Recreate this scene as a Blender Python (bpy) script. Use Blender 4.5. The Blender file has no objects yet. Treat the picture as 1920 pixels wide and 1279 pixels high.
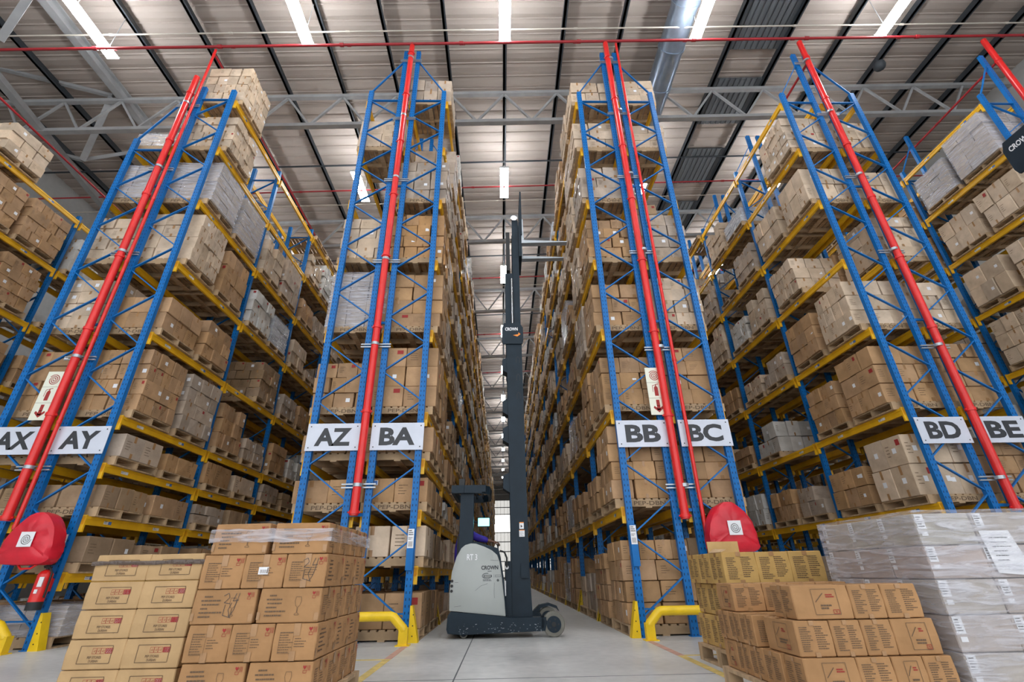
import bpy, math, random
from mathutils import Vector, Matrix
from mathutils.bvhtree import BVHTree

# ------------------------------------------------------------------ camera
SC = bpy.context.scene
COL = SC.collection
CX, CH, YAW, PITCH, ROLL, FPX = -0.30, 0.816, 0.0261, 0.459, 0.0185, 882.0
fwd = Vector((math.sin(YAW)*math.cos(PITCH), math.cos(YAW)*math.cos(PITCH), math.sin(PITCH)))
rgt = Vector((math.cos(YAW), -math.sin(YAW), 0)); upv = rgt.cross(fwd)
cs, sn = math.cos(ROLL), math.sin(ROLL)
r2 = rgt*cs - upv*sn; u2 = rgt*sn + upv*cs
cam_d = bpy.data.cameras.new('camera'); cam = bpy.data.objects.new('camera', cam_d); COL.objects.link(cam)
cam_d.sensor_fit = 'HORIZONTAL'; cam_d.sensor_width = 36; cam_d.lens = 36*FPX/1920; cam_d.clip_end = 400; cam_d.clip_start = .05
mw = Matrix((r2, u2, -fwd)).transposed().to_4x4(); mw.translation = (CX, 0, CH); cam.matrix_world = mw
SC.camera = cam
# ------------------------------------------------------------------ world and exposure
W = bpy.data.worlds.new('daylight'); SC.world = W; W.use_nodes = True
W.node_tree.nodes['Background'].inputs[0].default_value = (0.94, 0.97, 1.0, 1)
W.node_tree.nodes['Background'].inputs[1].default_value = .98
SC.view_settings.view_transform = 'Standard'; SC.view_settings.look = 'None'
SC.view_settings.gamma = 1; SC.view_settings.use_curve_mapping = False
SC.view_settings.exposure = 1.1
LAMP = 36.0        # emission of the roof tubes
FARW = 1.0         # emission of the daylit end wall sheeting
SC.cycles.max_bounces = 7; SC.cycles.diffuse_bounces = 4; SC.cycles.glossy_bounces = 3
SC.cycles.transparent_max_bounces = 8; SC.cycles.transmission_bounces = 2
SC.cycles.caustics_reflective = False; SC.cycles.caustics_refractive = False
SC.cycles.use_light_tree = True; SC.cycles.sample_clamp_indirect = 8
SC.cycles.use_denoising = True
R = random.Random(7)

# ------------------------------------------------------------------ materials
def mat(name, col, rough=.6, metal=0, var=.0, scale=6., bump=0., bscale=40., emit=0, spec=.5, streak=None):
    m = bpy.data.materials.new(name); m.use_nodes = True
    nt = m.node_tree; N = nt.nodes; L = nt.links; b = N['Principled BSDF']
    b.inputs['Base Color'].default_value = (*col, 1); b.inputs['Roughness'].default_value = rough
    b.inputs['Metallic'].default_value = metal; b.inputs['Specular IOR Level'].default_value = spec
    tc = N.new('ShaderNodeTexCoord')
    if var:
        n = N.new('ShaderNodeTexNoise'); n.inputs['Scale'].default_value = scale; n.inputs['Detail'].default_value = 5
        mp = N.new('ShaderNodeMapping'); L.new(tc.outputs['Object'], mp.inputs[0]); L.new(mp.outputs[0], n.inputs['Vector'])
        if streak: mp.inputs['Scale'].default_value = streak
        r = N.new('ShaderNodeValToRGB'); r.color_ramp.elements[0].position = .3; r.color_ramp.elements[1].position = .7
        r.color_ramp.elements[0].color = (*[c*(1-var) for c in col], 1)
        r.color_ramp.elements[1].color = (*[min(1, c*(1+var)) for c in col], 1)
        L.new(n.outputs['Fac'], r.inputs[0]); L.new(r.outputs[0], b.inputs['Base Color'])
    if bump:
        n2 = N.new('ShaderNodeTexNoise'); n2.inputs['Scale'].default_value = bscale; n2.inputs['Detail'].default_value = 3
        L.new(tc.outputs['Object'], n2.inputs['Vector'])
        bp = N.new('ShaderNodeBump'); bp.inputs['Strength'].default_value = bump; bp.inputs['Distance'].default_value = .01
        L.new(n2.outputs['Fac'], bp.inputs['Height']); L.new(bp.outputs[0], b.inputs['Normal'])
    if emit:
        b.inputs['Emission Color'].default_value = (*col, 1); b.inputs['Emission Strength'].default_value = emit
    return m

def cardboard(name, col):
    m = mat(name, col, .72, spec=.3); nt = m.node_tree; N = nt.nodes; L = nt.links; b = N['Principled BSDF']
    a = N.new('ShaderNodeAttribute'); a.attribute_name = 'tint'
    tc = N.new('ShaderNodeTexCoord'); n = N.new('ShaderNodeTexNoise'); n.inputs['Scale'].default_value = 5; n.inputs['Detail'].default_value = 6
    L.new(tc.outputs['Object'], n.inputs['Vector'])
    r = N.new('ShaderNodeValToRGB'); r.color_ramp.elements[0].position = .3; r.color_ramp.elements[1].position = .72
    r.color_ramp.elements[0].color = (.82, .81, .79, 1); r.color_ramp.elements[1].color = (1.1, 1.1, 1.1, 1)
    L.new(n.outputs['Fac'], r.inputs[0])
    x = N.new('ShaderNodeMixRGB'); x.blend_type = 'MULTIPLY'; x.inputs[0].default_value = 1
    L.new(a.outputs['Color'], x.inputs[1]); L.new(r.outputs[0], x.inputs[2]); L.new(x.outputs[0], b.inputs['Base Color'])
    n2 = N.new('ShaderNodeTexNoise'); n2.inputs['Scale'].default_value = 9; L.new(tc.outputs['Object'], n2.inputs['Vector'])
    bp = N.new('ShaderNodeBump'); bp.inputs['Strength'].default_value = .45; bp.inputs['Distance'].default_value = .02
    L.new(n2.outputs['Fac'], bp.inputs['Height']); L.new(bp.outputs[0], b.inputs['Normal'])
    return m

def film_mat():
    m = bpy.data.materials.new('stretch_film'); m.use_nodes = True; nt = m.node_tree; N = nt.nodes; L = nt.links
    N.remove(N['Principled BSDF']); out = N['Material Output']
    tr = N.new('ShaderNodeBsdfTransparent'); gl = N.new('ShaderNodeBsdfPrincipled')
    gl.inputs['Base Color'].default_value = (.66, .66, .73, 1); gl.inputs['Roughness'].default_value = .12
    tc = N.new('ShaderNodeTexCoord'); mp = N.new('ShaderNodeMapping'); mp.inputs['Scale'].default_value = (1.6, 1.6, 13)
    mp.inputs['Rotation'].default_value = (.12, .16, 0)
    L.new(tc.outputs['Object'], mp.inputs[0])
    n = N.new('ShaderNodeTexNoise'); n.inputs['Scale'].default_value = 2.0; n.inputs['Detail'].default_value = 8; n.inputs['Distortion'].default_value = .9
    L.new(mp.outputs[0], n.inputs['Vector'])
    r = N.new('ShaderNodeValToRGB'); r.color_ramp.elements[0].position = .42; r.color_ramp.elements[1].position = .72
    r.color_ramp.elements[0].color = (.16,)*3+(1,); r.color_ramp.elements[1].color = (.72,)*3+(1,)
    L.new(n.outputs['Fac'], r.inputs[0])
    bp = N.new('ShaderNodeBump'); bp.inputs['Strength'].default_value = 1.; bp.inputs['Distance'].default_value = .022
    L.new(n.outputs['Fac'], bp.inputs['Height']); L.new(bp.outputs[0], gl.inputs['Normal'])
    mx = N.new('ShaderNodeMixShader'); L.new(r.outputs[0], mx.inputs[0]); L.new(tr.outputs[0], mx.inputs[1]); L.new(gl.outputs[0], mx.inputs[2])
    L.new(mx.outputs[0], out.inputs['Surface'])
    return m

def post_mat():
    # blue paint with two columns of punched slots, repeating up the post
    m = mat('blue_post', (.002, .14, .44), .42, var=.12, scale=3, spec=.32); nt = m.node_tree; N = nt.nodes; L = nt.links; b = N['Principled BSDF']
    tc = N.new('ShaderNodeTexCoord'); s = N.new('ShaderNodeSeparateXYZ'); L.new(tc.outputs['Object'], s.inputs[0])
    def M_(op, a, bb):
        q = N.new('ShaderNodeMath'); q.operation = op
        for i, v in enumerate((a, bb)):
            if v is None: continue
            if isinstance(v, (int, float)): q.inputs[i].default_value = v
            else: L.new(v, q.inputs[i])
        return q.outputs[0]
    fz = M_('FRACT', M_('MULTIPLY', s.outputs['Z'], 12.), None); inz = M_('LESS_THAN', fz, .38)
    ax = M_('ABSOLUTE', s.outputs['X'], None); d = M_('ABSOLUTE', M_('SUBTRACT', ax, .026), None); inx = M_('LESS_THAN', d, .006)
    hole = M_('MULTIPLY', inz, inx)
    mx = N.new('ShaderNodeMixRGB'); L.new(hole, mx.inputs[0])
    prev = b.inputs['Base Color'].links[0].from_socket
    L.new(prev, mx.inputs[1]); mx.inputs[2].default_value = (.004, .02, .05, 1); L.new(mx.outputs[0], b.inputs['Base Color'])
    return m

def floor_mat():
    m = mat('concrete', (.42, .43, .44), .32, spec=.5); nt = m.node_tree; N = nt.nodes; L = nt.links; b = N['Principled BSDF']
    tc = N.new('ShaderNodeTexCoord')
    a = N.new('ShaderNodeTexNoise'); a.inputs['Scale'].default_value = .7; a.inputs['Detail'].default_value = 8; L.new(tc.outputs['Object'], a.inputs['Vector'])
    r = N.new('ShaderNodeValToRGB'); r.color_ramp.elements[0].position = .32; r.color_ramp.elements[1].position = .68
    r.color_ramp.elements[0].color = (.52, .525, .52, 1); r.color_ramp.elements[1].color = (.70, .70, .69, 1); L.new(a.outputs['Fac'], r.inputs[0])
    c = N.new('ShaderNodeTexNoise'); c.inputs['Scale'].default_value = 9; c.inputs['Detail'].default_value = 8; L.new(tc.outputs['Object'], c.inputs['Vector'])
    r3 = N.new('ShaderNodeValToRGB'); r3.color_ramp.elements[0].position = .35; r3.color_ramp.elements[1].position = .65
    r3.color_ramp.elements[0].color = (.86, .87, .87, 1); r3.color_ramp.elements[1].color = (1, 1, 1, 1); L.new(c.outputs['Fac'], r3.inputs[0])
    x = N.new('ShaderNodeMixRGB'); x.blend_type = 'MULTIPLY'; x.inputs[0].default_value = 1; L.new(r.outputs[0], x.inputs[1]); L.new(r3.outputs[0], x.inputs[2])
    L.new(x.outputs[0], b.inputs['Base Color'])
    q = N.new('ShaderNodeMapRange'); q.inputs['To Min'].default_value = .22; q.inputs['To Max'].default_value = .5; L.new(a.outputs['Fac'], q.inputs['Value']); L.new(q.outputs[0], b.inputs['Roughness'])
    return m

MT = {
 'card': cardboard('cardboard', (.45, .3, .18)),
 'tape': mat('brown_tape', (.36, .2, .09), .25, var=.15, scale=8),
 'ink': mat('black_print', (.13, .08, .045), .7),
 'redink': mat('red_print', (.33, .025, .022), .7),
 'shadedred': mat('shaded_red_pipe_paint', (.36, .018, .025), .4, var=.1, scale=5),  # same red paint, with the shade under the roof put into its colour
 'conduit': mat('beige_conduit', (.5, .46, .4), .5),
 'band': mat('brown_film_band', (.085, .055, .04), .12, var=.2, scale=9, bump=1., bscale=25),
 'clearband': mat('clear_film_band', (.55, .42, .33), .12, var=.3, scale=14, bump=.9, bscale=30),
 'white': mat('white_label', (.8, .81, .84), .5),
 'wood': mat('pallet_wood', (.42, .29, .17), .8, var=.3, scale=3, streak=(1, 6, 1)),
 'film': film_mat(),
 'post': post_mat(),
 'blue': mat('blue_steel', (.002, .14, .44), .42, var=.1, scale=4, spec=.32),
 'orange': mat('yellow_orange_steel', (.84, .46, .014), .42, var=.12, scale=3),
 'yellow': mat('safety_yellow', (.84, .56, .012), .38, var=.1, scale=6),
 'red': mat('red_pipe_paint', (.72, .022, .02), .3, var=.08, scale=5),
 'redpvc': mat('red_vinyl', (.62, .012, .03), .38, var=.15, scale=3, bump=.7, bscale=7),
 'grey': mat('grey_steel', (.33, .335, .34), .5, var=.12, scale=3),
 'galv': mat('galvanised_steel', (.42, .46, .5), .35, metal=.6, var=.1),
 'dark': mat('dark_purlin_steel', (.035, .042, .05), .55),
 'ceil': mat('roof_lining', (.385, .328, .29), .8, var=.06, scale=.6),
 'rooflight': mat('dark_roof_sheet', (.10, .11, .12), .5, var=.2, scale=1, streak=(6, .3, 1)),
 'wall': mat('wall_sheeting', (.42, .42, .41), .7, var=.05),
 'floor': floor_mat(),
 'joint': mat('floor_joint', (.12, .13, .14), .8),
 'yline': mat('worn_yellow_line', (.66, .50, .16), .6, var=.25, scale=9),
 'rline': mat('worn_red_line', (.52, .30, .24), .6, var=.2, scale=9),
 'signp': mat('sign_panel', (.62, .66, .76), .3, var=.05, scale=4),
 'signink': mat('sign_lettering', (.03, .033, .04), .5),
 'ivory': mat('ivory_panel', (.78, .80, .68), .45),
 'truckgrey': mat('truck_grey', (.36, .385, .375), .35, var=.05, scale=2),
 'navy': mat('truck_navy', (.010, .021, .033), .5, var=.15, scale=5, spec=.25),
 'steel': mat('bright_steel', (.5, .52, .54), .25, metal=.9),
 'black': mat('black_rubber', (.015, .016, .018), .6),
 'tyre': mat('grey_tyre', (.16, .155, .13), .6, var=.2),
 'orangeink': mat('orange_swoosh', (.8, .25, .02), .5),
 'screen': mat('terminal_screen', (.2, .85, 1.0), .4, emit=1.6),
 'lamp': mat('tube_light', (.93, .97, 1.0), .5, emit=LAMP),
 'daylit': mat('daylit_sheeting', (1.0, .97, .9), .5, emit=FARW),
 'daydim': mat('daylit_panes', (.95, .94, .9), .5, emit=FARW*.32),
 'skin': mat('brown_skin', (.13, .06, .035), .5),
 'cloth': mat('violet_jacket', (.03, .014, .26), .75, var=.3, scale=12),
 'trouser': mat('navy_trousers', (.02, .03, .07), .8),
 'hair': mat('black_hair', (.01, .009, .008), .9),
 'duct': mat('duct_metal', (.36, .44, .55), .28, metal=.75, var=.1),
 'green': mat('green_tape', (.01, .30, .12), .4),
 'lime': mat('lime_sticker', (.12, .85, .15), .5),
 'bluelab': mat('blue_label', (.08, .2, .55), .5),
 'inside': cardboard('cardboard_inside', (.5, .35, .2)),
}

# ------------------------------------------------------------------ mesh builder
class MB:
    def __init__(s): s.v = []; s.f = []; s.m = []; s.mats = []; s.t = []; s.smooth = False
    def mi(s, k):
        if k not in s.mats: s.mats.append(k)
        return s.mats.index(k)
    def add(s, vs, fs, k, tint=(1, 1, 1)):
        o = len(s.v); s.v += [tuple(p) for p in vs]; s.t += [tint]*len(vs); i = s.mi(k)
        for f in fs: s.f.append(tuple(q+o for q in f)); s.m.append(i)
    def box(s, x0, y0, z0, x1, y1, z1, k, tint=(1, 1, 1)):
        s.add([(x0,y0,z0),(x1,y0,z0),(x1,y1,z0),(x0,y1,z0),(x0,y0,z1),(x1,y0,z1),(x1,y1,z1),(x0,y1,z1)], BF, k, tint)
    def bar(s, p, q, w, h, k, up=(0, 0, 1)):
        p = Vector(p); q = Vector(q); d = (q-p).normalized(); up = Vector(up)
        if abs(d.dot(up)) > .98: up = Vector((0, 1, 0))
        a = d.cross(up).normalized(); b = a.cross(d).normalized()
        vs = [e+a*sx*w/2+b*sy*h/2 for e in (p, q) for sx, sy in ((-1,-1),(1,-1),(1,1),(-1,1))]
        s.add(vs, [(3,2,1,0),(4,5,6,7),(0,1,5,4),(1,2,6,5),(2,3,7,6),(3,0,4,7)], k)
    def tube(s, pts, r, k, n=12, caps=True):
        pts = [Vector(p) for p in pts]; rs = r if isinstance(r, (list, tuple)) else [r]*len(pts)
        rings = []; up = None
        for i, p in enumerate(pts):
            d = (pts[min(i+1, len(pts)-1)]-pts[max(i-1, 0)]).normalized()
            ref = Vector((0, 0, 1)) if abs(d.z) < .95 else Vector((0, 1, 0))
            a = d.cross(ref).normalized()
            if up is not None:
                a = (up-d*up.dot(d)).normalized()
            up = a; b = d.cross(a)
            rings.append([p+a*math.cos(2*math.pi*j/n)*rs[i]+b*math.sin(2*math.pi*j/n)*rs[i] for j in range(n)])
        vs = [v for g in rings for v in g]; fs = []
        for i in range(len(pts)-1):
            for j in range(n): fs.append((i*n+j, i*n+(j+1) % n, (i+1)*n+(j+1) % n, (i+1)*n+j))
        if caps: fs.append(tuple(range(n))[::-1]); fs.append(tuple((len(pts)-1)*n+j for j in range(n)))
        s.add(vs, fs, k); s.smooth = True
    def prism(s, prof, y0, y1, k, axis='y', bevel=0):
        # closed outline in (x,z) extruded along y (or (y,z) along x)
        n = len(prof)
        if bevel:
            c = (sum(p[0] for p in prof)/n, sum(p[1] for p in prof)/n)
            ins = [(p[0]+(c[0]-p[0])*bevel, p[1]+(c[1]-p[1])*bevel) for p in prof]
            e = bevel*.35*(abs(y1-y0)**.5)
            layers = [(ins, y0), (prof, y0+e), (prof, y1-e), (ins, y1)]
        else: layers = [(prof, y0), (prof, y1)]
        vs = [((p[0], y, p[1]) if axis == 'y' else (y, p[0], p[1])) for pr, y in layers for p in pr]
        fs = [tuple(range(n)), tuple(range((len(layers)-1)*n, len(layers)*n))[::-1]]
        for l in range(len(layers)-1):
            for j in range(n): fs.append((l*n+(j+1) % n, l*n+j, (l+1)*n+j, (l+1)*n+(j+1) % n))
        s.add(vs, fs, k)
    def merge(s, vs, fs, k, M):
        s.add([M @ Vector(p) for p in vs], fs, k)
    def build(s, name, parent=None, loc=None, rotz=0, smooth=None, tint=False):
        me = bpy.data.meshes.new(name); me.from_pydata(s.v, [], s.f)
        for k in s.mats: me.materials.append(MT[k])
        me.polygons.foreach_set('material_index', s.m)
        if tint or 'card' in s.mats or 'inside' in s.mats:
            a = me.color_attributes.new('tint', 'FLOAT_COLOR', 'POINT')
            a.data.foreach_set('color', [c for t in s.t for c in (t[0], t[1], t[2], 1)])
        sm = s.smooth if smooth is None else smooth
        if sm:
            me.polygons.foreach_set('use_smooth', [True]*len(s.f))
            try: me.set_sharp_from_angle(angle=math.radians(38))
            except Exception: pass
        me.update()
        o = bpy.data.objects.new(name, me); COL.objects.link(o)
        if parent is not None: o.parent = parent
        if loc is not None: o.location = loc
        o.rotation_euler.z = rotz
        return o
BF = [(3,2,1,0),(4,5,6,7),(0,1,5,4),(1,2,6,5),(2,3,7,6),(3,0,4,7)]

def tag(o, label=None, cat=None, group=None, kind=None):
    if label: o['label'] = label
    if cat: o['category'] = cat
    if group: o['group'] = group
    if kind: o['kind'] = kind
    return o
def empty(name, loc=(0, 0, 0), rz=0):
    o = bpy.data.objects.new(name, None); COL.objects.link(o); o.location = loc; o.rotation_euler.z = rz; o.empty_display_size = .1
    return o
def copy_tree(o, parent=None):
    c = o.copy(); COL.objects.link(c)
    if parent is not None: c.parent = parent
    for ch in list(o.children): copy_tree(ch, c)
    return c

_tc = {}
def text_geo(t, bold=.0):
    key = (t, bold)
    if key not in _tc:
        cu = bpy.data.curves.new('lettering', 'FONT'); cu.body = t; cu.size = 1; cu.offset = bold; cu.resolution_u = 3
        ob = bpy.data.objects.new('lettering', cu); COL.objects.link(ob)
        dg = bpy.context.evaluated_depsgraph_get(); ev = ob.evaluated_get(dg); me = ev.to_mesh()
        vs = [tuple(v.co) for v in me.vertices]; fs = [tuple(p.vertices) for p in me.polygons]
        ev.to_mesh_clear(); bpy.data.objects.remove(ob); bpy.data.curves.remove(cu)
        xs = [v[0] for v in vs]; ys = [v[1] for v in vs]; x0, x1, y0, y1 = min(xs), max(xs), min(ys), max(ys)
        vs = [((v[0]-x0)/(x1-x0), (v[1]-y0)/(y1-y0)) for v in vs]
        _tc[key] = (vs, fs, (x1-x0)/(y1-y0))
    return _tc[key]

class Face:
    """draws flat print on a surface: origin o, unit directions u (right) and v (up), sizes w,h"""
    def __init__(s, mb, o, u, v, off=.0012):
        s.mb = mb; s.u = Vector(u).normalized(); s.v = Vector(v).normalized(); s.n = s.u.cross(s.v); s.o = Vector(o); s.off = off
    def P(s, a, b, l=0): return s.o+s.u*a+s.v*b+s.n*(s.off+l*.0006)
    def rect(s, a0, b0, a1, b1, k, l=0): s.mb.add([s.P(a0,b0,l), s.P(a1,b0,l), s.P(a1,b1,l), s.P(a0,b1,l)], [(0,1,2,3)], k)
    def poly(s, pts, k, l=0): s.mb.add([s.P(a, b, l) for a, b in pts], [tuple(range(len(pts)))], k)
    def line(s, pts, w, k, l=0):
        for (a, b), (c, d) in zip(pts, pts[1:]):
            e = math.hypot(c-a, d-b) or 1; x, y = -(d-b)/e*w/2, (c-a)/e*w/2
            s.poly([(a-x, b-y), (c-x, d-y), (c+x, d+y), (a+x, b+y)], k, l)
    def frame(s, a0, b0, a1, b1, w, k):
        s.line([(a0,b0),(a1,b0),(a1,b1),(a0,b1),(a0,b0)], w, k)
    def text(s, t, a0, b0, w, h, k, bold=0, l=0, slant=0):
        vs, fs, _ = text_geo(t, bold)
        s.mb.add([s.P(a0+x*w+slant*y*h, b0+y*h, l) for x, y in vs], fs, k)
    def textc(s, t, a, b, h, k, bold=0, l=0, wmax=None):
        asp = text_geo(t, bold)[2]; w = h*asp
        if wmax: w = wmax
        s.text(t, a-w/2, b-h/2, w, h, k, bold, l)
    def spiral(s, a, b, r, k, turns=2.6, w=None, l=0):
        n = 40; w = w or r*.13
        s.line([(a+r*(i/n)*math.cos(i/n*turns*2*math.pi), b+r*(i/n)*math.sin(i/n*turns*2*math.pi)) for i in range(3, n+1)], w, k, l)
    def dashes(s, a0, b0, a1, b1, n, k, rnd, th=.45):
        st = (b1-b0)/n
        for i in range(n):
            x = a0; y = b1-(i+.5)*st; end = a0+(a1-a0)*rnd.uniform(.5, 1)
            while x < end:
                w = rnd.uniform(.06, .2)*(a1-a0); s.rect(x, y-st*th/2, min(x+w, end), y+st*th/2, k); x += w+.025*(a1-a0)

# ------------------------------------------------------------------ setting: floor, walls, roof
AW, FW, GAP = 3.156, .81, .21           # aisle width, rack frame depth, gap between back-to-back racks
PER = AW+2*FW+GAP
YF, LB = 7.5, 2.53                      # front of the racks, bay length
TOP, PEAK = 11.25, 12.77
SL = .036                               # roof slope along X
YEND = 86.0; XL, XR, YB = -16.5, 16.5, -9.0
def rz(x, z): return z+SL*x

m = MB(); m.box(XL, YB, -.2, XR, YEND, 0, 'floor'); tag(m.build('floor'), kind='structure')
m = MB()
m.box(-.735, YB, .0, -.722, 60, .0015, 'joint'); m.box(XL, 4.95, 0, XR, 4.962, .0012, 'joint'); m.box(XL, -1.2, 0, XR, -1.188, .0012, 'joint')
tag(m.build('trim_1'), kind='structure')
m = MB()
for x0, y0, x1, y1, k in ((-1.60, 4.0, -1.52, 6.15, 'yline'), (-1.60, 6.15, -1.52, 7.3, 'rline'), (-2.4, 6.1, -1.60, 6.16, 'yline'), (1.56, 4.0, 1.64, 5.95, 'yline'),
                          (1.56, 5.95, 1.64, 7.2, 'rline'), (1.64, 5.93, 2.5, 5.99, 'yline'), (-6.62, 4, -6.54, 7.1, 'rline')):
    m.box(x0, y0, 0, x1, y1, .0022, k)
tag(m.build('floor_marking'), kind='structure')

# roof lining: laps every 0.42 m hang a little
m = MB(); ys = []; y = YB
while y < YEND: ys.append(y); y += .42
prof = []
for y in ys:
    prof += [(y, 0), (y+.012, .045), (y+.13, .008), (y+.29, .012), (y+.40, .035)]
nx = 12; vs = []; fs = []
for i in range(nx+1):
    x = XL+(XR-XL)*i/nx
    for y, dz in prof: vs.append((x, y, rz(x, 14.72)+dz))
n = len(prof)
for i in range(nx):
    for j in range(n-1): fs.append((i*n+j, i*n+j+1, (i+1)*n+j+1, (i+1)*n+j))
m.add(vs, fs, 'ceil'); tag(m.build('ceiling', smooth=False), kind='structure')
m = MB()
m.box(XL-.1, YB, 0, XL, YEND, 14.6, 'wall'); tag(m.build('wall_left'), kind='structure')
m = MB(); m.box(XR, YB, 0, XR+.1, YEND, 15.6, 'wall'); tag(m.build('wall_right'), kind='structure')
m = MB(); m.box(XL, YEND, 0, XR, YEND+.1, 15.6, 'wall'); tag(m.build('wall_far'), kind='structure')
m = MB()
m.box(-8, YEND-.06, 9.9, 8, YEND-.01, 12.3, 'daydim'); m.box(-8, YEND-.06, 7.1, 8, YEND-.01, 9.9, 'daylit'); m.box(-8, YEND-.06, .3, 8, YEND-.01, 7.1, 'daydim')
w = m.build('window_1'); tag(w, kind='structure')
m = MB()
for x in [-8+.62*i for i in range(27)]: m.box(x-.02, YEND-.12, .2, x+.02, YEND-.05, 12.3, 'wall')
for z in (1.2, 2.6, 4.1, 5.6, 7.05, 9.95, 11.1, 12.3): m.box(-8, YEND-.18, z-.06, 8, YEND-.05, z+.06, 'dark')
m.build('window_frame', parent=w)

# purlins (run away from the camera), ties, lattice girders
for k in range(-9, 10):
    x = -.15+1.66*k; z = rz(x, 14.45)
    if abs(k-3) < .1: continue
    if k == -7:
        m = MB(); m.box(x-.11, YB, z-.12, x+.11, YEND, z-.09, 'grey'); m.box(x-.015, YB, z-.09, x+.015, YEND, z+.16, 'grey'); m.box(x-.11, YB, z+.16, x+.11, YEND, z+.2, 'grey')
    else:
        m = MB(); m.box(x-.035, YB, z, x+.035, YEND, z+.2, 'dark'); m.box(x-.035, YB, z, x+.075, YEND, z+.015, 'dark')
    tag(m.build('ceiling_purlin'), kind='structure')
for k in range(-2, 13):
    y = 12.6+5.7*k
    m = MB(); m.bar((XL, y, rz(XL, 14.42)), (XR, y, rz(XR, 14.42)), .045, .045, 'dark'); tag(m.build('ceiling_tie'), kind='structure')
for k in range(-2, 14):
    y = 9.8+5.7*k
    t = empty('roof_truss', (0, y, 13)); tag(t, kind='structure')
    m = MB(); m.bar((XL, 0, SL*XL+.05), (XR, 0, SL*XR+.05), .14, .12, 'grey'); m.build('bottom_chord', parent=t)
    m = MB(); m.bar((XL, 0, SL*XL+1.33), (XR, 0, SL*XR+1.33), .12, .12, 'grey'); m.build('top_chord', parent=t)
    m = MB()
    for q in range(-9, 9):
        xt = -.15+1.66*q; xb = xt+.83; xn = xt+1.66
        m.bar((xt, 0, SL*xt+1.3), (xb, 0, SL*xb+.08), .06, .06, 'grey'); m.bar((xb, 0, SL*xb+.08), (xn, 0, SL*xn+1.3), .06, .06, 'grey')
    m.build('web_bracing', parent=t)
# side steelwork at the left
m = MB()
def U(x, y, ax, v):
    a, b = (x-960)/FPX, (639.5-y)/FPX; d = r2*a+u2*b+fwd; o = Vector((CX, 0, CH)); i = 'xyz'.index(ax); return o+d*((v-o[i])/d[i])
A, B_, C_ = U(0, 150, 'z', 12.6), U(215, 412, 'z', 12.6), U(155, 300, 'z', 12.6)
m.bar(U(-120, 4, 'z', 12.6), A+(B_-A)*1.6, .2, .16, 'grey')
for p, q, w in ((C_, U(210, 182, 'y', 9.8), .16), (U(0, 128, 'y', 9.0), U(212, 180, 'y', 9.8), .1), (C_, U(20, 265, 'y', 11.0), .1), (C_, U(262, 283, 'y', 12.0), .1), (U(0, 75, 'y', 6.6), U(70, -30, 'y', 6.0), .14)):
    m.bar(p, q, w, w, 'grey')
tag(m.build('roof_bracing'), kind='structure')
# dark roof sheets between two purlins
for a, b in ((2, 8.68), (9.62, 11.3), (12.4, 14.1), (15.2, 16.9), (18, 19.7), (20.8, 22.5), (23.6, 25.3)):
    m = MB()
    for i in range(9):
        x = 6.56+i*.178; m.box(x, a, rz(x, 14.60), x+.13, b, rz(x, 14.66), 'rooflight'); m.box(x+.12, a, rz(x, 14.63), x+.19, b, rz(x, 14.67), 'rooflight')
    tag(m.build('ceiling_sheet'), kind='structure')

# ventilation duct
t = empty('ventilation_duct', (4.62, 0, rz(4.6, 14.05)))
tag(t, 'blue grey metal ventilation duct under the roof right of the centre aisle', 'duct')
m = MB(); m.tube([(0, 3, 0), (0, 13.6, 0)], .36, 'duct', 24); m.build('duct_pipe', parent=t)
for i in range(9):
    m = MB(); m.tube([(0, 3.4+i*1.2, 0), (0, 3.46+i*1.2, 0)], .385, 'duct', 24); m.build('duct_collar', parent=t)

# strip lights
ord_ = ['first', 'second', 'third', 'fourth', 'fifth', 'sixth', 'seventh', 'eighth', 'ninth', 'tenth', 'eleventh', 'twelfth', 'thirteenth', 'fourteenth', 'fifteenth', 'sixteenth', 'seventeenth', 'eighteenth', 'nineteenth', 'twentieth']
light0 = empty('strip_light')
m = MB()
for s_ in (-1, 1): m.box(s_*.085-.055, -1.4, -.03, s_*.085+.055, 0, 0, 'lamp')
m.build('tube', parent=light0)
m = MB(); m.box(-.03, -1.42, -.02, .03, .02, .06, 'white'); m.box(-.15, -1.42, -.035, .15, -1.40, .02, 'white'); m.box(-.15, .0, -.035, .15, .02, .02, 'white'); m.build('housing', parent=light0)
for y_ in (-.2, -1.2): m = MB(); m.bar((0, y_, .05), (0, y_, 1.33), .012, .012, 'grey'); m.build('hanger', parent=light0)
aname = {-2: 'over the aisle left of the AX rack', -1: 'over the aisle between racks AY and AZ', 0: 'over the centre truck aisle', 1: 'over the aisle between racks BC and BD', 2: 'over the aisle right of the BE rack'}
first = True
for c in range(-2, 3):
    for k in range(-2, 12 if c == 0 else 5):
        if c == 0 and False: continue
        o = light0 if first else copy_tree(light0)
        x = -.15+4.985*c; o.location = (x, 7.42+5.62*k+(.3 if c == -2 else 0), rz(x, 13.12))
        if k < 0:
            tag(o, 'white strip light hanging behind the viewpoint, '+aname[c], 'light', 'roof strip lights')
        else:
            tag(o, 'bright white strip light %s, %s from the front' % (aname[c], ord_[k]), 'light', 'roof strip lights')
        if k < 0: o['label'] += ' nearer' if k == -1 else ' farther'
        first = False

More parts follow.
